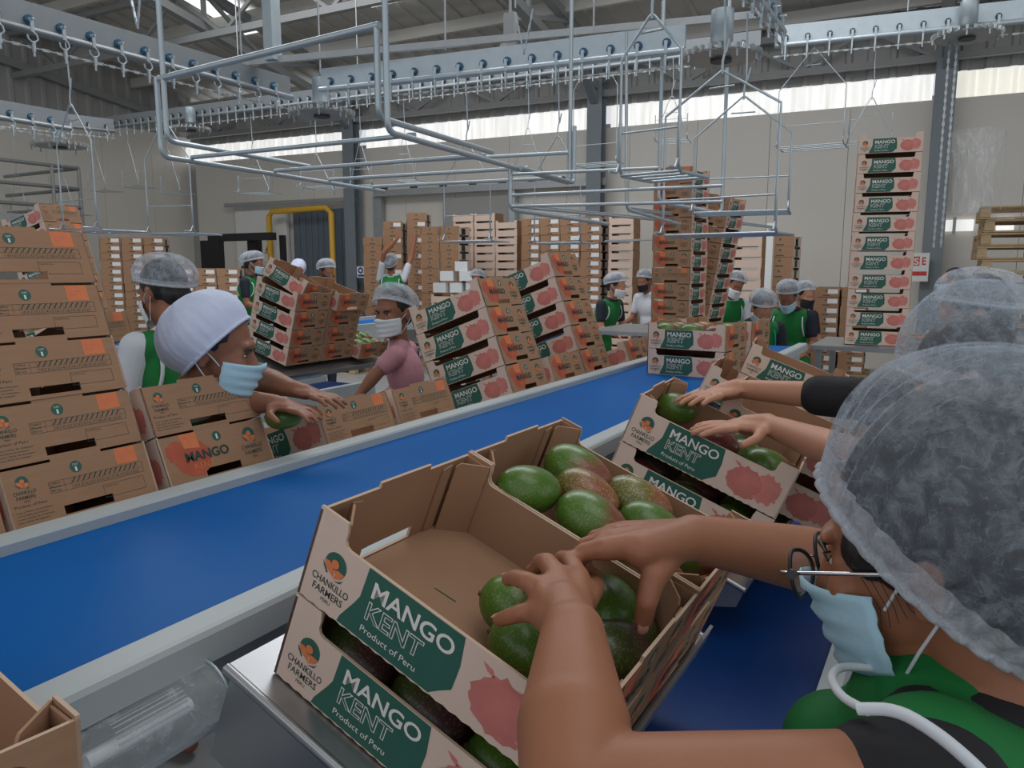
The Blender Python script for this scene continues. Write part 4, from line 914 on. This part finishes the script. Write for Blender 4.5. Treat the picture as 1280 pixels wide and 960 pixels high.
def net_mat(name, base, fmax, ns, col=(.66, .72, .80)):
    m = bpy.data.materials.new(name); m.use_nodes = True; nt = m.node_tree; nt.nodes.clear(); N = nt.nodes.new; L = nt.links.new
    out = N('ShaderNodeOutputMaterial'); tr = N('ShaderNodeBsdfTransparent'); d = N('ShaderNodeBsdfDiffuse'); d.inputs['Color'].default_value = (*col, 1)
    ts = N('ShaderNodeBsdfTranslucent'); ts.inputs['Color'].default_value = (*col, 1); m1 = N('ShaderNodeMixShader'); m1.inputs[0].default_value = .3; L(d.outputs[0], m1.inputs[1]); L(ts.outputs[0], m1.inputs[2])
    mx = N('ShaderNodeMixShader'); L(tr.outputs[0], mx.inputs[1]); L(m1.outputs[0], mx.inputs[2]); L(mx.outputs[0], out.inputs[0])
    tc = N('ShaderNodeTexCoord')
    def layer(scale, st, lo, hi, a, b, det=6, dist=.6):
        mp = N('ShaderNodeMapping'); mp.inputs['Scale'].default_value = st; L(tc.outputs['Object'], mp.inputs[0])
        n = N('ShaderNodeTexNoise'); n.inputs['Scale'].default_value = scale; n.inputs['Detail'].default_value = det; n.inputs['Roughness'].default_value = .7; n.inputs['Distortion'].default_value = dist
        L(mp.outputs[0], n.inputs['Vector']); r = N('ShaderNodeMapRange'); r.inputs[1].default_value = lo; r.inputs[2].default_value = hi; r.inputs[3].default_value = a; r.inputs[4].default_value = b
        L(n.outputs['Fac'], r.inputs[0]); return r.outputs[0]
    a = layer(ns * 1.6, (1, 1, 1), .40, .66, base, fmax, 9)               # blotchy crumple
    v = N('ShaderNodeTexVoronoi'); v.feature = 'DISTANCE_TO_EDGE'; v.inputs['Scale'].default_value = ns * 2.6
    nn = N('ShaderNodeTexNoise'); nn.inputs['Scale'].default_value = ns * .6; L(tc.outputs['Object'], nn.inputs['Vector'])
    vm = N('ShaderNodeVectorMath'); vm.operation = 'MULTIPLY_ADD'; vm.inputs[1].default_value = (.06, .06, .06); L(nn.outputs['Color'], vm.inputs[0]); L(tc.outputs['Object'], vm.inputs[2]); L(vm.outputs[0], v.inputs['Vector'])
    vr = N('ShaderNodeMapRange'); vr.inputs[1].default_value = 0; vr.inputs[2].default_value = .05; vr.inputs[3].default_value = fmax * .22; vr.inputs[4].default_value = 0; L(v.outputs['Distance'], vr.inputs[0])
    ad = N('ShaderNodeMath'); ad.operation = 'ADD'; ad.use_clamp = True; L(a, ad.inputs[0]); L(vr.outputs[0], ad.inputs[1]); L(ad.outputs[0], mx.inputs[0])
    bp = N('ShaderNodeBump'); bp.inputs['Strength'].default_value = .8; bp.inputs['Distance'].default_value = .004; L(ad.outputs[0], bp.inputs['Height']); L(bp.outputs[0], d.inputs['Normal'])
    return m
net_m = net_mat('hairnet', .22, .62, 16); net_big = net_mat('hairnet near', .15, .50, 30, (.58, .66, .75)); band_m = net_mat('hairnet band', .55, .88, 40, (.72, .77, .84)); net_far = net_mat('hairnet far', .34, .62, 12)
def remesh(name, prims, vox, m, parent=None, it=2, fac=.6, post=None):
    g = MB()
    for p in prims:
        if p[0] == 'c':
            _, a, ra, b, rb = p; a = Vector(a); b = Vector(b); n = 28 if vox < .006 else 14
            g.ell(a, (ra,) * 3, n, n // 2 + 2); g.ell(b, (rb,) * 3, n, n // 2 + 2)
            if (b - a).length > 1e-4: g.tube([a, b], 1, n, rs=[ra, rb])
        else:
            g.ell(p[1], p[2], 18, 12, rot=p[3] if len(p) > 3 else None)
    me = bpy.data.meshes.new('tmp'); me.from_pydata(g.v, [], g.f); o = bpy.data.objects.new('tmp', me); C.objects.link(o)
    r = o.modifiers.new('r', 'REMESH'); r.mode = 'VOXEL'; r.voxel_size = vox; r.use_smooth_shade = True
    s = o.modifiers.new('s', 'SMOOTH'); s.factor = fac; s.iterations = it
    dg = bpy.context.evaluated_depsgraph_get(); nm = bpy.data.meshes.new_from_object(o.evaluated_get(dg)); bpy.data.objects.remove(o); bpy.data.meshes.remove(me)
    nm.name = name; nm.materials.clear(); nm.materials.append(m)
    if post:
        for v in nm.vertices: v.co = post(v.co)
    nm.polygons.foreach_set('use_smooth', [True] * len(nm.polygons))
    q = inst(name, nm)
    if parent: q.parent = parent; q.matrix_parent_inverse = parent.matrix_world.inverted()
    return q
def headM(c, fwd, up, s=1.0):
    y = Vector(fwd).normalized(); z = Vector(up); z = (z - y * z.dot(y)).normalized(); x = y.cross(z)
    M = Matrix((x, y, z)).transposed().to_4x4(); M.translation = Vector(c); return M @ Matrix.Scale(s, 4)
def head_prims(M):
    R3 = M.to_3x3().normalized(); s = M.to_scale()[0]
    def e(c, r, rt=None): return ('e', M @ Vector(c), tuple(q * s for q in r), R3 @ (rt or Matrix.Identity(3)))
    def c(a, ra, b, rb): return ('c', M @ Vector(a), ra * s, M @ Vector(b), rb * s)
    P_ = [e((0, -.012, .030), (.074, .095, .092)), e((0, .034, -.025), (.060, .056, .078)), e((0, .034, -.078), (.044, .046, .034)), e((0, .068, -.100), (.020, .018, .016)),
          c((0, .086, .012), .010, (0, .108, -.030), .0125), e((.014, .096, -.034), (.010, .011, .008)), e((-.014, .096, -.034), (.010, .011, .008)),
          e((.034, .070, -.022), (.024, .022, .022)), e((-.034, .070, -.022), (.024, .022, .022)), e((0, .080, .030), (.050, .014, .012)), e((0, .090, -.062), (.024, .010, .010)), e((.031, .070, .003), (.019, .0135, .015)), e((-.031, .070, .003), (.019, .0135, .015))]
    for sx in (-1, 1):
        P_ += [e((sx * .076, -.012, -.012), (.008, .019, .032), Matrix.Rotation(sx * .35, 3, 'Z')), e((sx * .080, -.020, .004), (.006, .014, .018)), e((sx * .074, -.006, -.034), (.006, .009, .010))]
    return P_
def child(o, p):
    o.parent = p; o.matrix_parent_inverse = p.matrix_world.inverted(); return o
def put(mb, name, mt, M, p):
    o = mb.build(name, mt); o.matrix_world = M; o.parent = p; o.matrix_parent_inverse = p.matrix_world.inverted(); return o
def hairnet(M, p, mt, R0=(.098, .128, .105), cy=-.03, cz=.035, tilt=.42, n=72, rows=26, pleat=.035, puff=1.12, band=True, back=1.0, sag=0, mb=None, seed=1, name='hairnet'):
    m = MB(); vs = []; Rt = Matrix.Rotation(tilt, 3, 'X')
    for j in range(rows + 1):
        t = j / rows
        th = t * PI * .5
        prof = (math.cos(th) ** .75) * (1 + (puff - 1) * math.sin(min(1, t * 2.6) * PI * .5))
        if t >= 1: prof = 0.004
        z = math.sin(th) * R0[2] * 1.0 + .004
        for i in range(n):
            a = 2 * PI * i / n
            w = noise.noise(Vector((math.cos(a) * 2.2 + seed, math.sin(a) * 2.2, t * 1.5)))
            pl = pleat * (1 - t) ** .7 * math.sin(a * 34 + 5 * w) * (1 if t > .02 else .4) + .045 * w + .014 * noise.noise(Vector((math.cos(a) * 7 + seed, math.sin(a) * 7, t * 6)))
            k = prof * (1 + pl); y = R0[1] * k * math.sin(a); x = R0[0] * k * math.cos(a)
            if y < 0: y *= back
            v = Rt @ Vector((x, y, z * (1 + .06 * w)))
            if y < 0: v.z -= sag * (abs(y) / .12) * math.sin(min(1, t * 2) * PI)
            vs.append((v.x, v.y + cy, v.z + cz))
    m.add(vs, [(j * n + i, j * n + (i + 1) % n, (j + 1) * n + (i + 1) % n, (j + 1) * n + i) for j in range(rows) for i in range(n)], 0, True)
    bm_ = mb or band_m
    for q in range(int(rows * .09) * n): m.m[q] = 1
    o = put(m, name, [mt, bm_], M, p)
    if band:
        b = MB(); P_ = []
        for i in range(n + 1):
            a = 2 * PI * i / n; k = .985 + .02 * math.sin(a * 34); y = R0[1] * k * math.sin(a); y *= back if y < 0 else 1
            v = Rt @ Vector((R0[0] * k * math.cos(a), y, 0)); P_.append((v.x, v.y + cy, v.z + cz))
        b.tube(P_, .0055, 6, cap=False); put(b, 'elastic_band', mb or band_m, M, p)
    return o
def facemask(M, p, mt, loops=True, low=0):
    m = MB(); nu, nv = 18, 12; vs = []
    for j in range(nv + 1):
        t = j / nv; z = -.018 - .088 * t
        for i in range(nu + 1):
            a = R(-74 + 148 * i / nu); fx = .074 + .006 * math.sin(PI * t); fy = .091 + .028 * math.exp(-(a / .62) ** 2) * (1 - .5 * t) + .004 * math.sin(t * 22)
            x = fx * math.sin(a) * (1 - .12 * t); y = .012 + fy * math.cos(a) * (1.02 - .08 * t)
            zz = z * (1 - .10 * (abs(a) / 1.3) ** 2) + (.010 * math.exp(-(a / .3) ** 2) if j == 0 else 0) - low
            vs.append((x, y, zz))
    F_ = [(j * (nu + 1) + i, j * (nu + 1) + i + 1, (j + 1) * (nu + 1) + i + 1, (j + 1) * (nu + 1) + i) for j in range(nv) for i in range(nu)]
    m.add(vs, F_, 0, True); o = put(m, 'face_mask', mt, M, p)
    s = o.modifiers.new('t', 'SOLIDIFY'); s.thickness = .002
    if loops:
        for sx in (-1, 1):
            c = MB(); c.tube([(sx * .066, .030, -.03 - low), (sx * .074, .012, -.012), (sx * .080, -.012, .006), (sx * .082, -.030, .012)], .0017, 6)
            c.tube([(sx * .058, .030, -.098 - low), (sx * .070, .006, -.070), (sx * .080, -.022, -.036), (sx * .082, -.034, -.02)], .0017, 6); put(c, 'ear_loop', mt if mt is mask_k else pipe_m, M, p)
    return o
def eyes(M, p):
    for sx in (-1, 1):
        put(MB().ell((sx * .031, .0775, .004), (.0105, .008, .0052), 12, 8), 'eye', eye_w, M, p)
        put(MB().ell((sx * .031, .0830, .004), (.0048, .0035, .0050), 10, 6), 'iris', eye_d, M, p)
        put(MB().tube([(sx * .014, .092, .018), (sx * .032, .0905, .024), (sx * .048, .080, .017)], .003, 6, rs=[.0028, .0034, .0015]), 'eyebrow', hair_m, M, p)
        put(MB().tube([(sx * .018, .089, .0095), (sx * .031, .0905, .0125), (sx * .045, .082, .008)], .0013, 5), 'eyelid', hair_m, M, p)
def fingers(wr, kn, dirv, nrm, curl, s=1.0, side=1, spread=.12):
    # generic hand : wrist -> palm -> four fingers + thumb (side = +1 thumb on the +cross side)
    wr = Vector(wr); d = Vector(dirv).normalized(); nr = Vector(nrm); nr = (nr - d * nr.dot(d)).normalized(); sd = d.cross(nr) * side; P_ = []
    pc = wr + d * .045 * s
    P_.append(('e', pc, (.038 * s, .046 * s, .015 * s), Matrix((sd, d, nr)).transposed())); P_.append(('c', wr, .024 * s, pc, .022 * s))
    for i, (o, L) in enumerate(((.030, .072), (.010, .080), (-.010, .074), (-.029, .058))):
        b = wr + d * .082 * s + sd * o * s - nr * .002; q = d * 1 + sd * spread * (1.5 - i) * .6; a = 0; r = .0090 * s
        for k, f in enumerate((.45, .32, .25)):
            q2 = (q.normalized() * math.cos(a) - nr * math.sin(a)); e = b + q2 * L * f * s; P_.append(('c', b, r, e, r * .9)); b = e; r *= .9; a += curl
    b = wr + d * .025 * s + sd * .03 * s - nr * .006; e = b + (sd * .75 + d * .6 - nr * .25).normalized() * .040 * s; P_.append(('c', b, .013 * s, e, .0105 * s)); P_.append(('c', e, .0105 * s, e + (d * .9 + sd * .2 - nr * .3).normalized() * .032 * s, .0085 * s))
    return P_
def person(label, Hc, yaw, pitch=0, lean=.1, roll=0, armL=None, armR=None, shirt=None, sleeve='short', vest=True, net='net', netm=None, mask=mask_b, skin=skin_a, vox=.014, hs=1.0, bs=1.0, group=None, hyaw=0, face=False, collar=None, hand_curl=.4, palm=(0, 0, -1), hand=1.0):
    Hc = Vector(Hc); f = Vector((math.cos(yaw), math.sin(yaw), 0)); l = Vector((-f.y, f.x, 0)); z = Vector((0, 0, 1))
    hf = Matrix.Rotation(hyaw, 3, 'Z') @ f; hl = Vector((-hf.y, hf.x, 0))
    fw = hf * math.cos(pitch) - z * math.sin(pitch); uh = z * math.cos(pitch) + hf * math.sin(pitch); uh = uh * math.cos(roll) + hl * math.sin(roll)
    M = headM(Hc, fw, uh, hs)
    N = Hc - uh * .155 * hs - fw * .03; sdir = -(f * math.sin(lean) + z * math.cos(lean)); fr = f * math.cos(lean) - z * math.sin(lean)
    pel = N + sdir * .52 * bs; hgt = pel.z
    Rb = Matrix((l, fr, -sdir)).transposed()
    SL, SR = N + sdir * .055 + l * .165 * bs, N + sdir * .055 - l * .165 * bs
    P_ = head_prims(M) + [('c', M @ Vector((0, -.022, -.05)), .050 * hs, N + sdir * .03, .055)]
    ch = [('e', N + sdir * .17 * bs, (.150 * bs, .100 * bs, .165 * bs), Rb), ('e', N + sdir * .34 * bs, (.135 * bs, .095 * bs, .15 * bs), Rb), ('e', pel, (.155 * bs, .11 * bs, .13 * bs), Rb), ('c', SL - l * .03, .050, SR + l * .03, .050), ('c', N, .055, SL - l * .045, .045), ('c', N, .055, SR + l * .045, .045)]
    arms = []; hands = []; sl = []
    for S, A, sd in ((SL, armL, 1), (SR, armR, -1)):
        if A is None:
            E = S - z * .25 + l * sd * .05 + f * .03; Wp = E + f * .20 - z * .06 - l * sd * .04; A = (E, Wp, f)
        E, Wp = Vector(A[0]), Vector(A[1]); hd = Vector(A[2]) if len(A) > 2 else (Wp - E)
        arms += [('c', S, .047 * bs, E, .036), ('c', E, .038, E + (Wp - E) * .35, .037), ('c', E + (Wp - E) * .35, .037, Wp, .024)]
        hands += fingers(Wp, None, hd, -Vector(palm) if Vector(palm).length else z, hand_curl, hand, -sd)
        q = {'short': .62, 'none': 0, 'long': 1.0}[sleeve if isinstance(sleeve, str) else sleeve[0 if sd > 0 else 1]]
        if q: sl += [('c', S, .060 * bs, S + (E - S) * q, .050 * bs)]
        if q == 1.0: sl += [('c', E, .052, E + (Wp - E) * .45, .050)]
    legs = []
    for sd in (1, -1):
        hp = pel + l * sd * .085; ft = Vector((pel.x, pel.y, .06)) + l * sd * .11 - f * .02; bend = max(0, .78 - hgt) * .6; kn = (hp + ft) / 2 + f * (.03 + bend) + z * .02
        legs += [('c', hp, .085, kn, .056), ('c', kn, .054, ft, .036), ('c', ft - z * .02 - f * .03, .036, ft + f * .13 - z * .025, .028)]
    body = remesh('person', P_ + ch + arms + hands + legs, vox, skin, it=2)
    tag(body, label, 'person', group)
    infl = lambda L, a: [(('c', q[1], q[2] + a, q[3], q[4] + a) if q[0] == 'c' else ('e', q[1], tuple(r + a for r in q[2]), q[3])) for q in L]
    if shirt: remesh('shirt', infl(ch, .003) + sl, vox, shirt, body, 2)
    remesh('trousers', infl([ch[2]] + [q for q in legs if q[2] > .05], .010), vox * 1.3, jean_m, body, 2)
    if vest:
        remesh('vest', infl(ch[:3], .024) + [('c', N + sdir * .05 + l * .05, .066, N + sdir * .065 + l * .130, .068), ('c', N + sdir * .05 - l * .05, .066, N + sdir * .065 - l * .130, .068)], vox, vest_m, body, 3)
        ring = [N + (l * math.cos(a) * .082 + fr * (math.sin(a) * .085 + .012)) + sdir * (.022 + .06 * max(0, math.sin(a)) ** 2) for a in [2 * PI * i / 28 for i in range(29)]]
        child(MB().tube(ring, .008, 6, cap=False).build('collar_piping', collar or pipe_m), body)
        for sd in (1, -1):
            ring = [N + l * sd * .128 + sdir * (.135 - .105 * math.cos(a)) + fr * math.sin(a) * .098 + l * sd * -.01 * math.cos(a) for a in [2 * PI * i / 24 for i in range(25)]]
            child(MB().tube(ring, .007, 6, cap=False).build('armhole_piping', collar or pipe_m), body)
    child(remesh('hair', [('e', M @ Vector((0, -.024, .036)), (.080 * hs, .098 * hs, .094 * hs), M.to_3x3().normalized()), ('e', M @ Vector((0, -.075, -.02)), (.06 * hs, .045 * hs, .055 * hs), M.to_3x3().normalized())], max(.006, vox * .6), hair_m), body)
    if net == 'net': hairnet(M, body, netm or net_m, seed=Hc.x * 3, n=48 if vox > .01 else 72, rows=14 if vox > .01 else 26)
    elif net == 'deep': hairnet(M, body, net_big, R0=(.10, .130, .215), cy=.010, cz=-.004, tilt=.85, n=110, rows=34, pleat=.03, puff=1.22)
    elif net == 'cap': hairnet(M, body, cap_m, R0=(.097, .112, .142), cy=.0, cz=.010, tilt=.95, n=90, rows=24, pleat=.015, puff=1.22, mb=cap_m, name='cloth_cap')
    if mask: facemask(M, body, mask)
    if face: eyes(M, body)
    return body, M, N, SL, SR
# ---------------------------------------------------------------- the near woman at the right : custom figure
def LP(M, px, py, w): return M @ lat(M, px, py, w)
hf = Vector((-.93, .20, -.27)); hu = Vector((-.27, .05, .96))
HC = V(1163, 692, .745)
HM = headM(HC, hf, hu, 1.0)
Nn = HM @ Vector((0, -.045, -.165))
SN, SF = V(1165, 1000, .62), V(1165, 1000, .62) + Vector((-.0, .33, .0))
EN = V(718, 985, .62); WN_ = LP(MA1, 716, 792, .165)
WF = LP(MA1, 866, 672, .20); EF = V(1075, 712, 1.02)
Pr = head_prims(HM) + [('c', HM @ Vector((0, -.02, -.05)), .052, Nn, .058)]
# torso leaning over the shelf
Cm = (SN + SF) / 2; down = Vector((.42, .02, -.90)).normalized()
fr = Vector((-.9, 0, -.42)).normalized(); lf = Vector((0, 1, 0)); Rb = Matrix((lf, fr, -down)).transposed()
tor = [('e', Cm + down * .12, (.15, .10, .17), Rb), ('e', Cm + down * .30, (.14, .10, .16), Rb), ('e', Cm + down * .5, (.16, .12, .14), Rb), ('c', SN + lf * .03, .052, SF - lf * .03, .052), ('c', Nn, .058, SN + lf * .06, .045), ('c', Nn, .058, SF - lf * .06, .045)]
pel = Cm + down * .52
legs = []
for sd in (-1, 1):
    hp = pel + lf * sd * .085; ft = Vector((pel.x + .06, pel.y + sd * .11, .06)); kn = (hp + ft) / 2 + Vector((-.04, 0, 0))
    legs += [('c', hp, .088, kn, .058), ('c', kn, .056, ft, .038), ('c', ft, .036, ft + Vector((-.13, 0, -.03)), .028)]
Pr += tor + legs
Pr += [('c', SN, .054, EN, .041), ('c', EN, .045, EN + (WN_ - EN) * .35, .050), ('c', EN + (WN_ - EN) * .35, .050, WN_, .032), ('c', SF, .054, EF, .040), ('c', EF, .043, EF + (WF - EF) * .35, .043), ('c', EF + (WF - EF) * .35, .043, WF, .029)]
nails = []
def fing(pts, rs):
    for i in range(len(pts) - 1): Pr.append(('c', pts[i], rs[i], pts[i + 1], rs[i + 1]))
    d = (pts[-1] - pts[-2]).normalized(); nails.append((pts[-1], d, rs[-1]))
A = lambda px, py, w: LP(MA1, px, py, w)
# near (left) hand spread over the mango
k1, k2, k3, k4 = A(674, 765, .138), A(680, 738, .150), A(698, 724, .155), A(722, 722, .150)
pc = A(704, 755, .158)
for k in (k1, k2, k3, k4): Pr.append(('c', WN_, .024, k, .0145))
Pr.append(('c', pc, .024, WN_, .028)); Pr.append(('c', k1, .014, k2, .0145)); Pr.append(('c', k2, .0145, k3, .0145)); Pr.append(('c', k3, .0145, k4, .0145))
fing([k1, A(652, 766, .128), A(636, 771, .114), A(624, 775, .098)], [.0125, .0105, .0095, .0085])
fing([k2, A(659, 727, .150), A(645, 722, .138), A(635, 724, .122)], [.0130, .0112, .0100, .0088])
fing([k3, A(684, 703, .150), A(676, 702, .132), A(668, 712, .112)], [.0135, .0118, .0105, .0092])
fing([k4, A(712, 700, .148), A(702, 698, .130), A(694, 708, .108)], [.0135, .0115, .0104, .0090])
fing([A(728, 752, .150), A(742, 735, .130), A(742, 722, .110), A(736, 715, .094)], [.0165, .0135, .0115, .0100])
# far (right) hand arched over another mango, thumb towards us
j1, j2, j3, j4 = A(754, 686, .172), A(757, 676, .166), A(766, 668, .158), A(778, 664, .148)
for k in (j1, j2, j3, j4): Pr.append(('c', WF, .025, k, .0145))
Pr += [('c', j1, .0145, j2, .0145), ('c', j2, .0145, j3, .0145), ('c', j3, .0145, j4, .014), ('c', A(800, 688, .180), .022, WF, .028)]
fing([j1, A(729, 690, .158), A(722, 706, .132), A(730, 724, .108)], [.0130, .0115, .0102, .0090])
fing([j2, A(732, 682, .150), A(725, 690, .122), A(733, 706, .096)], [.0130, .0114, .0102, .0090])
fing([j3, A(744, 672, .142), A(738, 678, .114), A(745, 692, .088)], [.0125, .0110, .0098, .0086])
fing([j4, A(760, 664, .132), A(755, 668, .108), A(761, 680, .086)], [.0115, .0100, .0090, .0080])
fing([A(836, 692, .178), A(817, 722, .160), A(808, 754, .136), A(804, 777, .112)], [.0200, .0160, .0130, .0112])
near = remesh('person', Pr, .0034, skin_a, it=7, fac=.6)
tag(near, 'woman at right edge in large hairnet and glasses reaching both hands into the nearest carton', 'person')
for p_, d_, r_q in nails:
    up_ = (CAM - p_).normalized() * .4 + Vector((.2, 0, 1)) * .8; n_ = (up_ - d_ * up_.dot(d_)).normalized(); s_ = d_.cross(n_)
    child(MB().ell(p_ + d_ * r_q * .35 + n_ * r_q * .72, (r_q * .62, r_q * .80, r_q * .22), 12, 8, rot=Matrix((s_, d_, n_)).transposed()).build('fingernail', nail_m), near)
infl = lambda L, a: [(('c', q[1], q[2] + a, q[3], q[4] + a) if q[0] == 'c' else ('e', q[1], tuple(r + a for r in q[2]), q[3])) for q in L]
remesh('undershirt', infl(tor, .003) + [('c', SN, .066, SN + (EN - SN) * .13, .062), ('c', SF, .064, SF + (EF - SF) * .25, .058)], .007, blk_m, near, 3)
remesh('vest', infl(tor[:3], .024) + [('e', V(1045, 930, .80), (.055, .07, .05)), ('c', Nn + down * .05 + lf * .05, .062, SF - lf * .025, .066), ('c', Nn + down * .05 - lf * .05, .062, SN + lf * .035, .068)], .007, vest_m, near, 4)
remesh('trousers', infl([tor[2]] + [q for q in legs if q[2] > .05], .01), .015, jean_m, near, 2)
hd3 = HM.to_3x3().normalized()
remesh('hair', [('e', HM @ Vector((0, -.030, .040)), (.088, .104, .108), hd3), ('e', HM @ Vector((0, -.085, .03)), (.098, .110, .125), hd3), ('e', HM @ Vector((0, -.055, .070)), (.092, .106, .092), hd3), ('e', HM @ Vector((0, -.075, -.07)), (.055, .045, .060), hd3), ('e', HM @ Vector((-.066, .030, .022)), (.014, .030, .030), hd3)], .006, hair_m, near, 2)
# loose strands at the temple
m = MB()
for i in range(9):
    a = -.072 + .001 * i; m.tube([(a, .045 - .006 * i, .03), (a - .006, .040 - .007 * i, 0), (a - .004, .030 - .006 * i, -.03), (a - .002, .034 - .008 * i, -.052 + .004 * i)], .0004, 4)
put(m, 'hair_strands', hair_m, HM, near)['kind'] = 'stuff'
hairnet(HM, near, net_big, R0=(.095, .132, .215), cy=.0, cz=-.006, tilt=.90, n=220, rows=64, pleat=.030, puff=1.28, seed=4)
facemask(HM, near, mask_b, low=.004)
# glasses slid a little down the nose
g_b = black; m = MB()
for sx in (-1, 1):
    P_ = [(sx * .034 + .027 * math.cos(a), .122 - abs(.006 * math.cos(a)), -.008 + .024 * math.sin(a)) for a in [2 * PI * i / 30 for i in range(31)]]
    put(MB().tube(P_, .0022, 8, cap=False), 'rim', black, HM, near)
    put(MB().add([(q[0], q[1], q[2]) for q in P_[:-1]], [tuple(range(30))]), 'lens', clear_gl, HM, near)
    put(MB().tube([(sx * .063, .124, .002), (sx * .070, .112, .003), (sx * .079, .04, .004), (sx * .083, -.02, .004)], .0022, 8), 'temple', chrome, HM, near)
    put(MB().tube([(sx * .071, .108, .003), (sx * .076, .108, .003)], .005, 12), 'hinge', darkm, HM, near)
put(MB().tube([(-.008, .118, -.002), (0, .121, .001), (.008, .118, -.002)], .0018, 6), 'bridge', chrome, HM, near)
eyes(HM, near)
# white piping along collar and near armhole
def pipe(pts, r=.0040, nm='vest_piping'): child(MB().tube(arc(pts, .03), r, 8).build(nm, pipe_m), near)
pipe([V(1100, 836, .74), V(1052, 832, .74), V(1036, 846, .70), V(1052, 872, .655), V(1085, 889, .62)])
pipe([V(1072, 886, .60), V(1120, 886, .585), V(1170, 915, .56), V(1225, 962, .53), V(1290, 1040, .5)], .0050)
# ---------------------------------------------------------------- second woman : black sleeves, both hands over the next carton
H2 = V(1208, 476, 1.6); C_ = lambda px, py, w: LP(C1, px, py, w)
w2a, w2b = C_(922, 486, .165), C_(960, 531, .165)
p2n, M2, N2, SL2, SR2 = person('worker behind the near woman, hairnet and torn black sleeve, both hands over the second carton', H2, PI - .05, .62, .5, armL=(V(1075, 575, 1.45), w2b, C_(850, 533, .10) - w2b), armR=(V(1120, 502, 1.78), w2a, C_(838, 503, .10) - w2a), shirt=blk_m, sleeve=('short', 'long'), vest=True, skin=skin_b, vox=.0055, hand_curl=.16, net='deep', hand=1.12)
# ---------------------------------------------------------------- others on the right
person('worker in hairnet directly behind the black sleeved worker, mostly hidden', V(1216, 396, 2.4), PI, .3, .3, shirt=navy_m, vox=.012)
person('dark capped person far behind the right-hand hairnets', V(1190, 352, 7.1), PI, .1, .1, shirt=navy_m, vest=False, net='none', vox=.016)
person('worker leaning beside the central stack, white mask and white sleeve under green vest', V(919, 357, 7.6), R(-60), .35, .35, roll=.25, shirt=wht_m, mask=mask_w, skin=skin_c, netm=net_far)
person('worker with tilted hairnet, teal collar and blue mask looking down beside the belt end', V(953, 386, 5.9), R(-62), .65, .25, shirt=navy_m, mask=mask_b, skin=skin_b, collar=teal, netm=net_far)
person('worker in green vest over navy shirt facing the camera with light blue mask', V(985, 371, 6.7), R(-92), .55, .12, shirt=navy_m, mask=mask_b, skin=skin_c, netm=net_far)
person('worker in hairnet half hidden behind the navy shirted one', V(1006, 370, 7.5), R(-40), .2, .1, shirt=navy_m, mask=mask_k, skin=skin_b, netm=net_far)
person('green vested worker with crumpled hairnet seen from behind the leaning stacks', V(771, 358, 8.2), R(-10), .25, .3, shirt=navy_m, mask=mask_w, skin=skin_b, netm=net_far)
person('man in white shirt, hairnet and black mask among the far cartons', V(806, 352, 9.2), R(-110), .25, .15, shirt=wht_m, vest=False, mask=mask_k, skin=skin_c, netm=net_far)
# ---------------------------------------------------------------- left side workers
H6 = V(270, 437, 2.02)
a1 = (V(322, 500, 1.98), V(352, 482, 2.0), V(395, 492, 2.0) - V(352, 482, 2.0)); a1 = (V(328, 474, 2.2), V(366, 486, 2.08), V(408, 496, 2.04) - V(366, 486, 2.08))
a2 = (V(296, 505, 2.12), V(338, 503, 2.02), V(382, 512, 1.98) - V(338, 503, 2.02))
person('woman in white cloth cap and blue mask leaning forward, hands over the low cartons', H6, R(3), .22, .75, armL=a1, armR=a2, shirt=wht_m, sleeve='none', net='cap', mask=mask_b, skin=skin_c, vox=.0065, face=True, hyaw=R(34), hand_curl=.3)
person('worker in hairnet, green vest and pale blue sleeves standing behind the white capped woman', V(203, 366, 2.95), R(172), .28, .15, shirt=wht_m, mask=mask_w, skin=skin_a, vox=.009, face=True, hyaw=R(10))
person('woman in pink shirt, white hairnet and mask looking back over her shoulder', V(491, 392, 4.25), R(205), .08, .18, hyaw=R(68), roll=-.05, shirt=pink_m, sleeve='short', vest=False, mask=mask_w, skin=skin_c, vox=.0095, hs=1.12, face=True, armL=(V(472, 465, 4.1), V(450, 492, 4.05)), armR=(V(500, 480, 4.7), V(470, 505, 4.5)))
person('worker with hairnet and navy sleeves left of the leaning second line stack', V(318, 330, 8.8), R(30), .2, .1, shirt=navy_m, skin=skin_c, netm=net_far)
person('worker in white cap seen from behind beside the yellow guard', V(374, 337, 11), R(120), .2, .1, shirt=navy_m, net='cap', mask=None)
person('worker with hairnet and black mask in front of the strip curtain', V(409, 340, 8.6), R(-20), .3, .2, shirt=navy_m, mask=mask_k, skin=skin_c, netm=net_far)
person('worker with back turned reaching up to the high carton stack', V(489, 330, 10.9), R(115), -.25, 0, armL=(V(480, 316, 10.7), V(497, 298, 10.6), (0, 0, 1)), armR=(V(514, 322, 11), V(519, 296, 11), (0, 0, 1)), shirt=wht_m, mask=None, netm=net_far)
person('worker whose hairnet just shows over the leaning stack', V(597, 350, 10.4), R(-80), .2, .1, shirt=navy_m, netm=net_far)
mg = tag(inst('mango', MME['green'], None, T(V(354, 522, 2.03)) @ RZ(.5) @ Matrix.Scale(.85, 4)), 'green mango held by the white capped woman above the low cartons', 'mango'); inst('stem', stem_me, mg)
